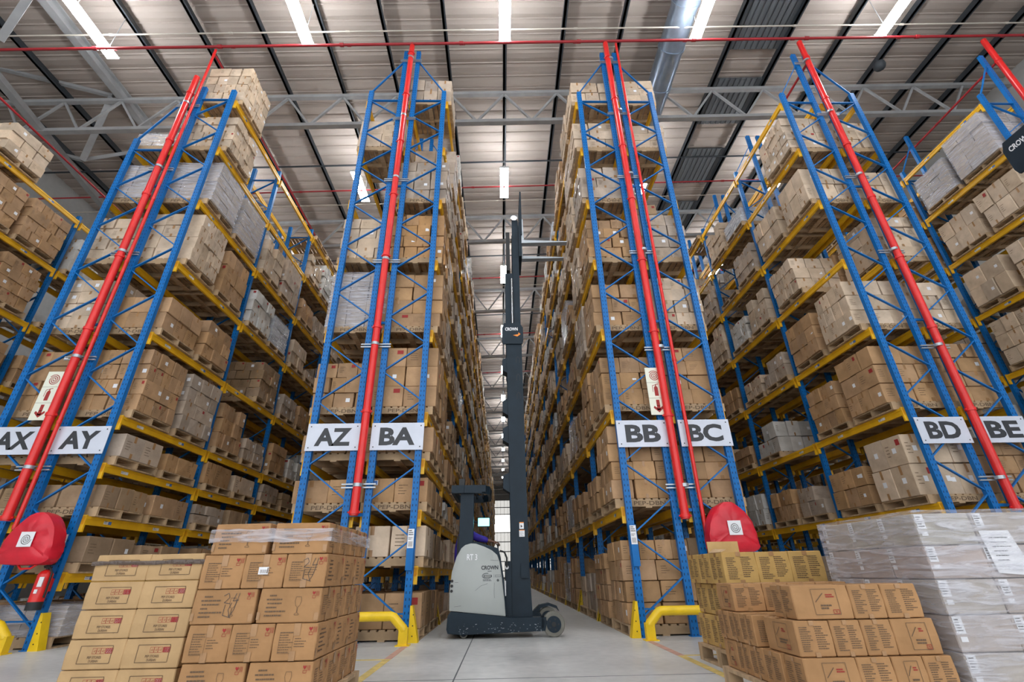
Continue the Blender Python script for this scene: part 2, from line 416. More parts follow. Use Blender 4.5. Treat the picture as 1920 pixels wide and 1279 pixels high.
# sprinkler mains and conduits under the roof
def pipe_run(name, y, z, r, k, label, grp=None):
    t = MB(); t.tube([(XL, y, rz(XL, z)), (XR, y, rz(XR, z))], r, k, 10)
    for i in range(-5, 6):
        x = -1.3+PER*i*.6; t.tube([(x, y, rz(x, z)), (x+.1, y, rz(x, z))], r*1.5, k, 10)
    o = t.build(name); tag(o, label, 'pipe', grp); return o
pipe_run('sprinkler_pipe', 7.36, 12.93, .032, 'shadedred', 'front red sprinkler main linking the tops of the risers')
pipe_run('sprinkler_pipe', 7.72, 13.50, .026, 'shadedred', 'upper red pipe just behind the front sprinkler main')
pipe_run('conduit', 7.5, 13.72, .02, 'conduit', 'white conduit crossing the roof above the front sprinkler mains')
for i, y in enumerate((12.5, 18.2, 23.9, 29.6)):
    w_ = ('first', 'second', 'third', 'fourth')[i]
    pipe_run('sprinkler_pipe', y, 13.1, .025, 'shadedred', 'thin red sprinkler pipe across the roof, %s behind the front mains' % w_)
    pipe_run('conduit', y+.7, 13.1, .016, 'conduit', 'thin pale conduit across the roof, %s behind the front mains' % w_)
# camera globe
t = empty('security_camera', U(1650, 125, 'z', 14.3)); tag(t, 'small dark round security camera under the roof at the right', 'camera')
m = MB(); m.tube([(0, 0, .3), (0, 0, .16)], .03, 'dark'); m.build('mount', parent=t)
m = MB(); m.tube([(0, 0, .17), (0, 0, .12), (0, 0, .02), (0, 0, -.06), (0, 0, -.11), (0, 0, -.13)], [.1, .15, .16, .13, .07, .01], 'dark', 16); m.build('dome', parent=t)

# ------------------------------------------------------------------ racks
Z0, ZS = .095, 1.5445
def zl(k): return Z0+ZS*k               # height of the beam centre at level k
racks = {}                              # name: (x of aisle-side post face, sign of depth direction, bays, levels, top)
HALF = [.5, 1, 1.5, 2, 3, 4, 5, 6, 7]; FULL = [1, 2, 3, 4, 5, 6, 7]
a2 = AW/2
RK = [ # name, x0 (left edge), aisle side (+1 = aisle on its right), bays, levels, top
 ('AW', -a2-2*PER+0, +1, 7, HALF, TOP), ('AX', -a2-PER-2*FW-GAP, -1, 9, HALF, 9.6), ('AY', -a2-PER-FW, +1, 10, HALF, TOP),
 ('AZ', -a2-2*FW-GAP, -1, 10, HALF, TOP), ('BA', -a2-FW, +1, 29, HALF, TOP), ('BB', a2, -1, 29, FULL, TOP), ('BC', a2+FW+GAP, +1, 10, FULL, TOP),
 ('BD', a2+PER, -1, 10, FULL, TOP), ('BE', a2+PER+FW+GAP, +1, 7, FULL, TOP), ('BF', a2+2*PER, -1, 7, FULL, TOP)]
RK[0] = ('AW', -a2-2*PER-FW, +1, 7, [k for k in HALF if k < 7], 9.6)
def make_frame(top, inner_top, aisle, first_frame):
    """parts origin at the frame's left front corner; posts centred on their own axis"""
    fr = MB(); D = FW; n = 20; z = .25
    sgn = 1
    nodes = []; zz = top-.33; left = aisle > 0
    x_in, x_out = (.05, D-.05) if aisle > 0 else (D-.05, .05)
    # zig-zag lacing starts at the aisle-side post near the top
    x = x_out; pts = [(x, zz)]
    while zz > .3:
        zz -= .5345; x = x_in if x == x_out else x_out; pts.append((x, zz))
    for (xa, za), (xb, zb) in zip(pts, pts[1:]):
        if zb < .1: break
        fr.bar((xa, .03, za), (xb, .03, zb), .02, .042, 'blue', up=(0, 1, 0))
    fr.bar((.05, .03, top-.33), (D-.05, .03, top-.33), .02, .05, 'blue', up=(0, 1, 0))
    fr.bar((.05, .03, .34), (D-.05, .03, .34), .02, .05, 'blue', up=(0, 1, 0))
    if inner_top > top+.1:
        fr.bar((x_out, .03, top-.03), (x_in, .03, inner_top-.35), .02, .042, 'blue', up=(0, 1, 0))
    return fr
def post_mb(h):
    p = MB(); t = .018
    p.box(-.05, 0, 0, .05, t, h, 'post'); p.box(-.05, t, 0, -.05+t, .075, h, 'post'); p.box(.05-t, t, 0, .05, .075, h, 'post')
    p.box(-.07, -.02, 0, .07, .1, .012, 'blue')
    return p
def protector_mb(s):
    p = MB()  # angled yellow steel guard on the aisle side of the foot
    p.prism([(0, 0), (s*.13, 0), (s*.115, .06), (s*.03, .44), (0, .44)], -.03, -.018, 'yellow')
    p.prism([(0, 0), (s*.13, 0), (s*.115, .06), (s*.03, .44), (0, .44)], .09, .102, 'yellow')
    p.add([(s*.13, -.03, 0), (s*.13, .102, 0), (s*.03, .102, .44), (s*.03, -.03, .44), (s*.115, -.03, 0), (s*.115, .102, 0), (s*.015, .102, .44), (s*.015, -.03, .44)],
          [(0,1,2,3),(7,6,5,4),(0,4,5,1),(1,5,6,2),(2,6,7,3),(3,7,4,0)], 'yellow')
    for z in (.08, .2, .33): p.tube([(s*.05, -.034, z), (s*.05, -.03, z)], .008, 'black', 8)
    p.smooth = False
    return p
rack_root = {}
fcache = {}
for name, x0, aisle, nb, levels, top in RK:
    root = empty('pallet_rack', (x0, YF, 0)); rack_root[name] = root
    tag(root, {'AW': 'blue and yellow pallet rack at the far left edge, across the aisle from AX', 'BF': 'blue and yellow pallet rack at the right edge beyond the BE rack'}.get(name, 'tall blue and yellow pallet rack carrying the %s sign' % name), 'pallet rack', 'back to back pallet racks')
    inner = top if name == 'AX' else (11.35 if name == 'AY' else PEAK)
    if name == 'AX': inner = 11.3
    if name == 'AW': inner = 9.6
    for i in range(nb+1):
        it = inner if i < 3 or True else top
        key = (top, it, aisle)
        if key not in fcache:
            f = make_frame(top, it, aisle, i == 0).build('upright_frame', parent=root)
            p1 = post_mb(top).build('post', parent=f); p2 = post_mb(it).build('post', parent=f)
            g = protector_mb(aisle).build('post_protector', parent=f)
            xo, xi = (FW-.05, .05) if aisle > 0 else (.05, FW-.05)
            p1.location = (xo, 0, 0); p2.location = (xi, 0, 0); g.location = (xo+aisle*.05, 0, 0)
            fcache[key] = f
        else: f = copy_tree(fcache[key], root)
        f.location = (0, i*LB, 0)
    # crossbeams
    def beam_mb():
        b = MB(); b.box(-.022, 0, -.065, .022, LB-.08, .055, 'orange'); b.box(-.03, 0, .015, .03, LB-.08, .055, 'orange')
        for y in (-.0, LB-.08-.03): b.box(-.028, y, -.17, .028, y+.03, .07, 'orange')
        return b
    bkey = 'beam'
    cnt = 0; rest = MB()
    order = sorted([(i, k, s) for i in range(nb) for k in levels for s in (0, 1)], key=lambda q: (q[0]+(0 if q[2] == 0 else .6)))
    for i, k, s in order:
        if name == 'AX' and k > 6: continue
        xo, xi = (FW+.024, -.024) if aisle > 0 else (-.024, FW+.024)
        x = xo if s == 0 else xi; y = i*LB+.08; z = zl(k)
        if cnt < 99:
            if bkey not in fcache: fcache[bkey] = beam_mb().build('crossbeam', parent=root); o = fcache[bkey]
            else: o = fcache[bkey].copy(); COL.objects.link(o); o.parent = root
            o.location = (x, y, z); cnt += 1
        else:
            rest.box(x-.022, y, z-.055, x+.022, y+LB-.08, z+.055, 'orange'); rest.box(x-.026, y-.0, z-.15, x+.026, y+.03, z+.06, 'orange')
    if rest.v: tag(rest.build('crossbeam', parent=root), kind='stuff')
    # location stickers on the aisle-side crossbeams and posts of the first bays
    st = MB(); rs = random.Random(hash(name) % 97 if False else sum(map(ord, name)))
    xa = (FW+.05) if aisle > 0 else -.05
    for i in range(min(nb, 8)):
        for k in levels:
            if name == 'AX' and k > 6: continue
            for y in (.45, 1.6):
                F_ = Face(st, (xa+(-.0035 if aisle > 0 else .0035), i*LB+y if aisle > 0 else i*LB+y+.2, zl(k)-.03), (0, aisle, 0), (0, 0, 1))
                F_.rect(0, 0, .09, .06, 'white'); F_.rect(.095, 0, .16, .06, 'bluelab' if rs.random() < .7 else 'white'); F_.dashes(.01, .01, .08, .05, 2, 'ink', rs)
        for zi in range(7):
            if i == 0 or name not in ('BA', 'BB'): continue
            F_ = Face(st, (xa+(-.0055 if aisle > 0 else .0055)+aisle*.006, i*LB+(.0 if aisle > 0 else .07), 1.42-zi*.082), (0, aisle, 0), (0, 0, 1))
            F_.rect(0, 0, .065, .06, 'white'); F_.rect(.012, .012, .05, .048, 'redink' if (zi+i) % 3 == 0 else 'bluelab', 1)
    st.build('location_sticker', parent=root); 
    root.children[-1]['kind'] = 'stuff'

# ------------------------------------------------------------------ loads on the racks
CARTONS = []      # every loose carton: c, size, yaw, tint, kind, label data
PALLETS = []      # every rack pallet
WRAPS = []        # stretch-wrapped loads (one thing each)
NUM = ['one', 'two', 'three', 'four', 'five', 'six', 'seven', 'eight', 'nine', 'ten', 'eleven', 'twelve']
ORD = ['front', 'second back', 'third back', 'fourth back', 'fifth back', 'sixth back', 'seventh back']
def tint(kind, rnd):
    b = {'tan': (.45, .275, .145), 'orange': (.50, .285, .13), 'pale': (.61, .475, .35), 'dull': (.36, .245, .15), 'greyish': (.46, .37, .295), 'yellow': (.60, .40, .15), 'white': (.60, .58, .55)}[kind]
    f = rnd.uniform(.8, 1.14); g = rnd.uniform(-.012, .012)
    return (b[0]*f+g, b[1]*f, b[2]*f-g)
PH = .14
def grid_load(x0, y0, z0, nx, ny, nz, h, W_, D_, kind, rnd, aisle, info, mess=.5, missing=0.):
    dx, dy = W_/nx, D_/ny
    for k in range(nz):
        offx = rnd.uniform(-.012, .012); offy = rnd.uniform(-.012, .012)
        swap = (k % 2 == 1) and nx != ny and nx > 1 and rnd.random() < .4
        ax, ay = (ny, nx) if swap else (nx, ny); dx, dy = W_/ax, D_/ay
        for i in range(ax):
            for j in range(ay):
                ext = i in (0, ax-1) or j in (0, ay-1) or k in (0, nz-1)
                if not ext: continue
                if k == nz-1 and rnd.random() < missing: continue
                col = i if aisle < 0 else ax-1-i
                g = rnd.uniform(.004, .02)
                hh = h*rnd.uniform(.965, .995)
                CARTONS.append(dict(c=(x0+(i+.5)*dx+offx+rnd.uniform(-.012, .012)*mess*2, y0+(j+.5)*dy+offy+rnd.uniform(-.012, .012)*mess*2, z0+k*h+hh/2+.001),
                    s=(dx-g, dy-g, hh), yaw=rnd.gauss(0, .018)*mess, t=tint(kind, rnd), kind=kind, seed=rnd.randrange(1 << 30),
                    info=info, pos=(k, col, j, nz), n=(ax, ay)))
# end-bay loads read from the photograph: (rack, level): slots -> (nx,ny,nz,h,kind,wrap)
E_ = None
SPEC = {
 ('AY', 7): [(4,5,4,.29,'pale',0), E_], ('AY', 6): [(3,5,4,.24,'pale',0), E_], ('AY', 5): [(3,3,4,.26,'greyish',1), (3,3,3,.36,'greyish',1)],
 ('AY', 4): [(3,4,4,.29,'pale',0), (2,3,3,.36,'tan',0)], ('AY', 3): [(3,3,2,.33,'tan',0), (3,3,3,.27,'tan',0)], ('AY', 2): [(4,5,4,.28,'tan',0), (3,4,4,.28,'greyish',0)],
 ('AY', 1.5): [(2,2,1,.38,'greyish',0), (3,3,1,.3,'tan',0)], ('AY', 1): [(3,3,1,.34,'dull',0), (2,3,1,.34,'tan',0)], ('AY', .5): [(2,2,1,.36,'dull',0), (3,2,1,.3,'dull',0)], ('AY', 0): [(2,2,1,.38,'greyish',1), (2,2,1,.3,'greyish',0)],
 ('AX', 6): [(3,3,2,.2,'pale',1), E_], ('AX', 5): [(3,3,3,.3,'greyish',1), (3,3,3,.3,'greyish',1)], ('AX', 4): [(3,3,4,.26,'pale',0), (3,3,4,.28,'pale',0)], ('AX', 3): [(3,3,4,.26,'pale',0), (3,3,3,.28,'tan',0)],
 ('AX', 2): [(3,3,4,.27,'tan',0), (2,3,3,.3,'tan',0)], ('AX', 1.5): [(3,3,1,.3,'tan',0), E_], ('AX', 1): [(2,2,1,.3,'dull',0), E_], ('AX', .5): [(2,3,1,.3,'dull',0), (2,3,1,.3,'dull',0)],
 ('AZ', 7): [E_, E_], ('AZ', 6): [(2,2,2,.42,'pale',0), E_], ('AZ', 5): [E_, E_], ('AZ', 4): [(3,3,4,.25,'pale',0), E_], ('AZ', 3): [(3,3,4,.3,'greyish',1), (3,3,3,.3,'tan',0)],
 ('AZ', 2): [(3,4,3,.28,'tan',0), (3,3,3,.3,'tan',0)], ('AZ', 1.5): [(3,3,1,.3,'tan',0), (3,3,1,.3,'tan',0)], ('AZ', 1): [(2,2,1,.36,'tan',0), (2,3,1,.36,'tan',0)], ('AZ', .5): [(2,2,1,.3,'dull',0), E_],
 ('BA', 7): [(3,3,2,.4,'greyish',0), E_], ('BA', 6): [E_, (2,3,3,.4,'greyish',0)], ('BA', 5): [(3,3,4,.27,'greyish',0), (3,4,3,.33,'greyish',0)], ('BA', 4): [(4,4,4,.27,'orange',0), (3,3,4,.26,'pale',0)],
 ('BA', 3): [(2,3,4,.29,'tan',0), (3,3,4,.27,'greyish',0)], ('BA', 2): [(2,3,3,.37,'tan',0), (3,3,4,.27,'tan',0)], ('BA', 1.5): [(3,3,1,.42,'tan',0), (3,3,1,.4,'tan',0)],
 ('BA', 1): [(2,2,1,.38,'tan',0), (3,3,1,.34,'tan',0)], ('BA', .5): [(2,2,1,.44,'pale',0), (2,3,1,.4,'dull',0)], ('BA', 0): [(2,2,1,.46,'tan',0), (3,3,1,.44,'tan',0)],
 ('BB', 7): [(3,3,2,.36,'pale',0), (3,3,3,.36,'pale',0)], ('BB', 6): [(3,3,3,.28,'pale',0), (3,3,3,.36,'pale',0)], ('BB', 5): [(2,3,3,.3,'greyish',0), (3,3,4,.28,'pale',0)], ('BB', 4): [(3,4,4,.24,'tan',0), (3,3,4,.28,'pale',0)],
 ('BB', 3): [(2,3,3,.3,'tan',0), (3,3,4,.27,'greyish',0)], ('BB', 2): [(3,4,3,.3,'tan',0), (3,4,4,.27,'tan',0)], ('BB', 1): [(3,3,4,.29,'tan',0), (2,3,2,.28,'tan',0)], ('BB', 0): [(2,4,4,.275,'tan',0), (3,3,4,.24,'tan',0)],
 ('BC', 7): [(3,3,3,.28,'pale',0), E_], ('BC', 6): [(3,3,3,.24,'pale',0), E_], ('BC', 5): [E_, (3,3,3,.3,'dull',0)], ('BC', 4): [(3,3,4,.28,'greyish',0), (3,3,3,.3,'tan',0)], ('BC', 3): [(4,4,4,.26,'pale',0), (3,3,3,.3,'tan',0)],
 ('BC', 2): [(2,3,4,.27,'tan',0), (3,3,4,.27,'tan',0)], ('BC', 1): [(2,3,3,.28,'tan',0), (3,3,3,.28,'tan',0)], ('BC', 0): [(2,2,2,.56,'dull',0), (2,3,3,.33,'tan',0)],
 ('BD', 7): [E_, E_], ('BD', 6): [(3,4,4,.25,'pale',0), E_], ('BD', 5): [(3,3,2,.46,'pale',0), (3,3,2,.42,'pale',0)], ('BD', 4): [E_, (3,4,3,.28,'pale',0)], ('BD', 3): [(3,4,3,.33,'pale',0), (2,3,3,.3,'tan',0)],
 ('BD', 2): [(2,3,3,.36,'tan',0), (2,4,3,.29,'tan',0)], ('BD', 1): [(3,2,2,.5,'pale',0), (2,3,2,.34,'tan',0)], ('BD', 0): [(2,3,3,.3,'tan',0), (2,3,3,.3,'tan',0)],
 ('BE', 7): [E_, E_], ('BE', 6): [(3,3,3,.28,'pale',0), E_], ('BE', 5): [(3,3,2,.38,'pale',0), E_], ('BE', 4): [(3,3,4,.25,'pale',0), (3,3,3,.3,'tan',0)], ('BE', 3): [(3,3,3,.3,'pale',0), (3,3,3,.3,'tan',0)],
 ('BE', 2): [(2,3,4,.28,'tan',0), (3,3,3,.3,'tan',0)], ('BE', 1): [(2,3,3,.3,'tan',0), (3,3,3,.3,'tan',0)],
 ('BF', 7): [E_, E_], ('BF', 6): [(3,3,4,.3,'greyish',1), (3,3,3,.32,'greyish',1)], ('BF', 5): [(3,3,2,.46,'pale',0), (2,3,2,.46,'pale',0)], ('BF', 4): [(2,3,2,.46,'pale',0), (2,3,2,.46,'pale',0)], ('BF', 3): [(3,3,3,.33,'pale',0), (2,3,3,.36,'pale',0)],
 ('BF', 2): [(3,3,3,.34,'pale',0), (3,3,3,.34,'pale',0)],
 ('AW', 6): [(3,3,3,.26,'pale',0), E_], ('AW', 5): [(3,4,4,.26,'tan',0), (3,4,4,.27,'tan',0)], ('AW', 4): [(2,3,3,.36,'tan',0), (3,4,4,.27,'tan',0)],
}
for name, x0, aisle, nb, levels, top in RK:
    lv = [0]+levels; cx = x0+FW/2
    for b in range(nb):
        for k in lv:
            if name == 'AX' and k > 6: continue
            rnd = random.Random('%s%d%s' % (name, b, k))
            half = k in (.5, 1, 1.5) and 1.5 in levels
            if k == 0 and .5 in levels: half = True
            for sl in (0, 1):
                spec = SPEC.get((name, k), 0) if b == 0 else 0
                W_ = rnd.choice((.94, .98, 1.04)); D_ = rnd.choice((.9, .95, 1.0))
                if b == 0: W_ += .08
                if spec: sp = spec[sl]
                else:
                    q = rnd.random()
                    if (name in ('BD', 'BE', 'BF') and k == 7) or (name == 'AW' and k == 6) or (name == 'AY' and ((k == 7 and b < 3) or (k == 6 and b < 2))) or (name == 'AZ' and k == 7 and b < 3): q = 0
                    kind = rnd.choice(('tan', 'tan', 'pale', 'greyish', 'tan', 'dull', 'white') if k < 4 else ('pale', 'pale', 'tan', 'greyish', 'white'))  # mixed carton tones; upper shelves paler, lamp brightness put into the tint
                    if q < (.2 if k == 7 and abs(x0) > 3 else .05): sp = None
                    elif half: sp = (rnd.choice((2, 2, 3)), rnd.choice((2, 3)), rnd.choice((1, 1, 2)), 0, kind, 0)
                    else:
                        h = rnd.choice((.24, .27, .3, .33, .38)); H_ = rnd.choice((.55, .7, .85, 1.0, 1.15))*rnd.uniform(.9, 1.1); sp = (rnd.choice((2, 3, 3)), rnd.choice((3, 3, 4)), max(2, int(H_/h)), h, kind, rnd.random() < .09)
                    if sp and half: sp = sp[:3]+(rnd.uniform(.3, .46)/sp[2],)+sp[4:]
                yc = YF+b*LB+.09+(.57 if sl == 0 else 1.71); zb = (zl(k)+.056) if k else 0.0
                pname = ('front pallet', 'rear pallet')[sl]; info = (name, b, k, pname)
                if sp is None:
                    if rnd.random() < .35 and b > 0: PALLETS.append(dict(c=(cx, yc, zb), info=info, empty=True))
                    continue
                PALLETS.append(dict(c=(cx, yc, zb), info=info, empty=False))
                nx, ny, nz, h, kind, wrap = sp
                if nb > 12 and b > 12: nx, ny = min(nx, 2), min(ny, 3)
                n0 = len(CARTONS)
                grid_load(cx-W_/2, yc-D_/2, zb+PH+.002, nx, ny, nz, h, W_, D_, kind, rnd, aisle, info, mess=(.2 if wrap else .6)+(0 if b == 0 else .5), missing=0 if (wrap or b == 0) else .14)
                if wrap:
                    cl = CARTONS[n0:]; del CARTONS[n0:]
                    WRAPS.append(dict(c=(cx, yc, zb+PH), W=W_, D=D_, H=nz*h, cartons=cl, info=info))

# ------------------------------------------------------------------ pallets on the floor in front
def pallet_mb(W_=1.04, D_=1.0, text=False):
    p = MB(); n = 9; bw = W_/n*.74; w = 'wood'
    for i in range(n):
        x = -W_/2+(W_-bw)*i/(n-1); p.box(x, -D_/2, PH-.02, x+bw, D_/2, PH, w)
    for y in (-D_/2, -.02, D_/2-.04): p.box(-W_/2, y, .02, W_/2, y+.04, PH-.02, w)
    for x in (-W_/2, -.05, W_/2-.1): p.box(x, -D_/2, 0, x+.1, D_/2, .02, w)
    if text:
        F_ = Face(p, (-W_/2, -D_/2, 0), (1, 0, 0), (0, 0, 1)); F_.textc('PEP-DBN', W_*.52, .071, .062, 'ink', .02, wmax=.5)
    return p
def fpallet(x0, y0, x1, y1, label):
    """fork pallet with its parts"""
    t = empty('wooden_pallet', ((x0+x1)/2, (y0+y1)/2, 0)); tag(t, label, 'pallet', 'pallets on the floor in front'); a, b = (x1-x0)/2, (y1-y0)/2
    for i in range(7):
        m = MB(); x = -a+(2*a-.1)*i/6; m.box(x, -b, .125, x+.1, b, .148, 'wood'); m.build('deck_board', parent=t)
    for x in (-a, -.05, a-.1):
        for y in (-b, -.05, b-.1):
            m = MB(); m.box(x, y, .022, x+.1, y+.1, .105, 'wood'); m.build('block', parent=t)
    for y in (-b, -.05, b-.1): m = MB(); m.box(-a, y, .105, a, y+.1, .125, 'wood'); m.build('stringer', parent=t)
    for x in (-a, -.05, a-.1): m = MB(); m.box(x, -b, 0, x+.1, b, .022, 'wood'); m.build('bottom_board', parent=t)
    return t

def carton_geo(mb, c, s, yaw, tn, seed, bev=.006, sag=.004, k='card'):
    rnd = random.Random(seed); cx, cy, cz = c; a, b, h = s[0]/2, s[1]/2, s[2]/2
    cc, ss = math.cos(yaw), math.sin(yaw)
    if bev == 0:
        vs = []
        for dz in (-h, h):
            for dx, dy in ((-a,-b),(a,-b),(a,b),(-a,b)):
                x = dx+rnd.uniform(-1, 1)*sag*1.6; y = dy+rnd.uniform(-1, 1)*sag*1.6; z = dz+(rnd.uniform(-1, .2)*sag*1.8 if dz > 0 else 0)
                vs.append((cx+x*cc-y*ss, cy+x*ss+y*cc, cz+z))
        mb.add(vs, BF, k, tn); return
    vs = []; fs = []
    # chamfered box with a slightly bulging middle ring
    def ring(ix, iz, f=1.0):
        o = len(vs)
        for dx, dy in ((-a+ix,-b),(a-ix,-b),(a,-b+ix),(a,b-ix),(a-ix,b),(-a+ix,b),(-a,b-ix),(-a,-b+ix)):
            x, y = dx*f, dy*f; vs.append((cx+x*cc-y*ss, cy+x*ss+y*cc, cz+iz))
        return o
    vs2 = []
    def cap(iz):
        o = len(vs)
        for dx, dy in ((-a+bev,-b+bev),(a-bev,-b+bev),(a-bev,b-bev),(-a+bev,b-bev)):
            vs.append((cx+dx*cc-dy*ss, cy+dx*ss+dy*cc, cz+iz+rnd.uniform(-1, .0)*sag*.5*(1 if iz > 0 else 0)))
        return o
    bo = cap(-h); r0 = ring(bev, -h+bev); r1 = ring(bev, 0, 1+sag*.6/max(a, b)); r2_ = ring(bev, h-bev); tp = cap(h)
    fs.append((bo+3, bo+2, bo+1, bo)); fs.append((tp, tp+1, tp+2, tp+3))
    for q, r in ((r0, r1), (r1, r2_)):
        for i in range(8): fs.append((q+i, q+(i+1) % 8, r+(i+1) % 8, r+i))
    for i in range(4):
        j = (i+1) % 4
        fs.append((bo+i, bo+j, r0+(2*i+1), r0+2*i)); fs.append((bo+i, r0+2*i, r0+(2*i-1) % 8))
        fs.append((tp+j, tp+i, r2_+2*i, r2_+2*i+1)); fs.append((tp+i, r2_+(2*i-1) % 8, r2_+2*i))
    mb.add(vs, fs, k, tn)

FG = []     # cartons standing in front: (x0,y0,z0,x1,y1,z1, kind, print style front, print style side, label, group)
def fg(x0, y0, z0, x1, y1, z1, kind, fr, sd, label, group, opened=False):
    FG.append(dict(b=(x0, y0, z0, x1, y1, z1), kind=kind, fr=fr, sd=sd, label=label, group=group, opened=opened))
TIER = ['bottom', 'second', 'third', 'fourth', 'top']
# stack 1: two columns of flat cartons
for r_ in range(5):
    for c_ in range(2):
        for d_ in range(3):
            x = -3.085+c_*.362; z = .15+r_*.166; y = 3.62+d_*.33
            fg(x, y, z, x+.36, y+.328, z+.164, 'pepbox', 'pep', 'lines', 'tan carton with boxed red print, %s tier, %s column, %s, left floor stack' % (TIER[r_], ('left', 'right')[c_], ('front row', 'middle row', 'back row')[d_]), 'flat cartons in the left floor stack')
# stack 2: glassware cartons, tiers turned alternately
zt = [.15, .352, .557, .757, .962, 1.16]
for r_ in range(5):
    z0, z1 = zt[r_], zt[r_+1]-.003; x = -2.30+(.02, .01, .0, .0, .03)[r_]; xe = -1.475+(.0, .0, -.01, -.0, -.02)[r_]
    if r_ % 2 == 0:
        w = (xe-x)/2; g = .012 if r_ < 4 else .02
        rows = (.27, .26, .26, .2)
        y = 3.52
        for d_, dd in enumerate(rows):
            for c_ in range(2):
                fg(x+c_*w+(g if c_ else 0), y, z0, x+(c_+1)*w-(0 if c_ else g), y+dd-.004, z1, 'tan', 'glasslong', 'glassshort' , 'brown glassware carton, %s tier, %s column, %s row from the front, glassware stack' % (TIER[r_], ('left', 'right')[c_], ('first', 'second', 'third', 'fourth')[d_]), 'glassware cartons')
            y += dd
    else:
        w = (xe-x)/3; y = 3.52
        for d_, dd in enumerate((.38, .3, .3)):
            for c_ in range(3):
                fg(x+c_*w, y, z0, x+(c_+1)*w-.006, y+dd-.004, z1, 'tan', 'glassshort', 'glasslong', 'brown glassware carton, %s tier, %s column, %s row from the front, glassware stack' % (TIER[r_], ('left', 'middle', 'right')[c_], ('first', 'second', 'third')[d_]), 'glassware cartons')
            y += dd
# stack 3: yellowish cartons behind at the right
for r_ in range(3):
    for c_ in range(3):
        for d_ in range(3):
            x = 1.76+c_*.315+(.0, .02, -.02)[r_]; y = 4.78+d_*.30; z = .15+r_*.272
            fg(x, y, z, x+.31, y+.295, z+.268, 'yellow', 'list', 'list', 'yellowish carton with printed lists, %s tier, %s, %s, behind the brown stack' % (('bottom', 'middle', 'top')[r_], ('left column', 'middle column', 'right column')[c_], ('front row', 'middle row', 'back row')[d_]), 'yellowish cartons', opened=(r_ == 2 and c_ == 0 and d_ == 0))
# stack 4: brown cartons at the right
zb = [.15, .342, .532, .722]
def row(xs, y0, y1, r_, pats, where):
    for q, (xa, xb) in enumerate(zip(xs, xs[1:])):
        fg(xa+.003, y0, zb[r_], xb-.003, y1, zb[r_+1]-.003, 'tan', pats[q % len(pats)][0], pats[q % len(pats)][1], 'brown tool carton, %s tier, %s, %s from the left, right floor stack' % (('bottom', 'middle', 'top')[r_], where, ('first', 'second', 'third', 'fourth')[q]), 'brown cartons in the right floor stack')
row([1.50, 1.86, 2.07, 2.30], 3.30, 3.56, 2, [('square', 'list'), ('list', 'square'), ('list', 'list')], 'front row')
row([1.44, 1.68, 1.88, 2.10, 2.34], 4.02, 4.30, 2, [('list', 'square'), ('list', 'list')], 'back row')
row([1.46, 1.68, 1.87, 2.06, 2.33], 3.29, 3.66, 1, [('list', 'square'), ('list', 'list'), ('list', 'list'), ('square', 'list')], 'front row')
for y0, y1, nm in ((3.74, 3.94, 'second row'), (3.945, 4.12, 'third row'), (4.125, 4.32, 'back row')):
    row([1.42, 1.72, 2.02, 2.32], y0, y1, 1, [('list', 'list')], nm)
row([1.45, 1.77, 1.98, 2.17, 2.35], 3.27, 3.48, 0, [('square', 'list'), ('list', 'list')], 'front row')
for y0, y1, nm in ((3.485, 3.70, 'second row'), (3.705, 3.90, 'third row'), (3.905, 4.10, 'fourth row')):
    row([1.43, 1.74, 2.04, 2.34], y0, y1, 0, [('list', 'list')], nm)
row([1.43, 1.74, 2.04, 2.34], 4.105, 4.32, 0, [('list', 'square')], 'back row')
fpallet(-3.12, 3.58, -2.33, 4.64, 'wooden pallet under the left stack of flat cartons')
fpallet(-2.32, 3.50, -1.44, 4.52, 'wooden pallet under the glassware cartons')
fpallet(1.72, 4.72, 2.76, 5.72, 'wooden pallet under the yellowish cartons')
fpallet(1.40, 3.26, 2.38, 4.36, 'wooden pallet under the brown cartons at the right')
fpallet(2.42, 3.26, 3.62, 4.32, 'wooden pallet under the big film wrapped load at the right')

def side_faces(mb, b):
    x0, y0, z0, x1, y1, z1 = b
    return (Face(mb, (x0, y0, z0), (1, 0, 0), (0, 0, 1)), x1-x0), (Face(mb, (x1, y0, z0), (0, 1, 0), (0, 0, 1)), y1-y0), (Face(mb, (x0, y1, z0), (0, -1, 0), (0, 0, 1)), y1-y0)
def heart_glass(F_, a, b, s):
    F_.poly([(a, b+.5*s), (a-.28*s, b+.8*s), (a-.24*s, b+s), (a, b+.85*s), (a+.2*s, b+s), (a+.26*s, b+.8*s)][::-1] and [(a-.28*s, b+.8*s), (a, b+.45*s), (a+.26*s, b+.8*s), (a+.2*s, b+s), (a, b+.88*s), (a-.2*s, b+s)], 'redink')
    for q in (.42, .62, .8): F_.rect(a+q*s-.03*s, b+.3*s, a+q*s+.03*s, b+s, 'redink')
    F_.frame(a-.2*s, b, a+.3*s, b+.35*s, .05*s, 'redink')
def wine(F_, a, b, s, w=.0022):
    F_.line([(a-.16*s, b+s), (a-.2*s, b+.75*s), (a-.13*s, b+.52*s), (a-.02*s, b+.42*s), (a-.02*s, b+.12*s), (a-.15*s, b+.04*s), (a-.12*s, b), (a+.12*s, b), (a+.15*s, b+.04*s), (a+.02*s, b+.12*s), (a+.02*s, b+.42*s), (a+.13*s, b+.52*s), (a+.2*s, b+.75*s), (a+.16*s, b+s), (a-.16*s, b+s)], w, 'ink')
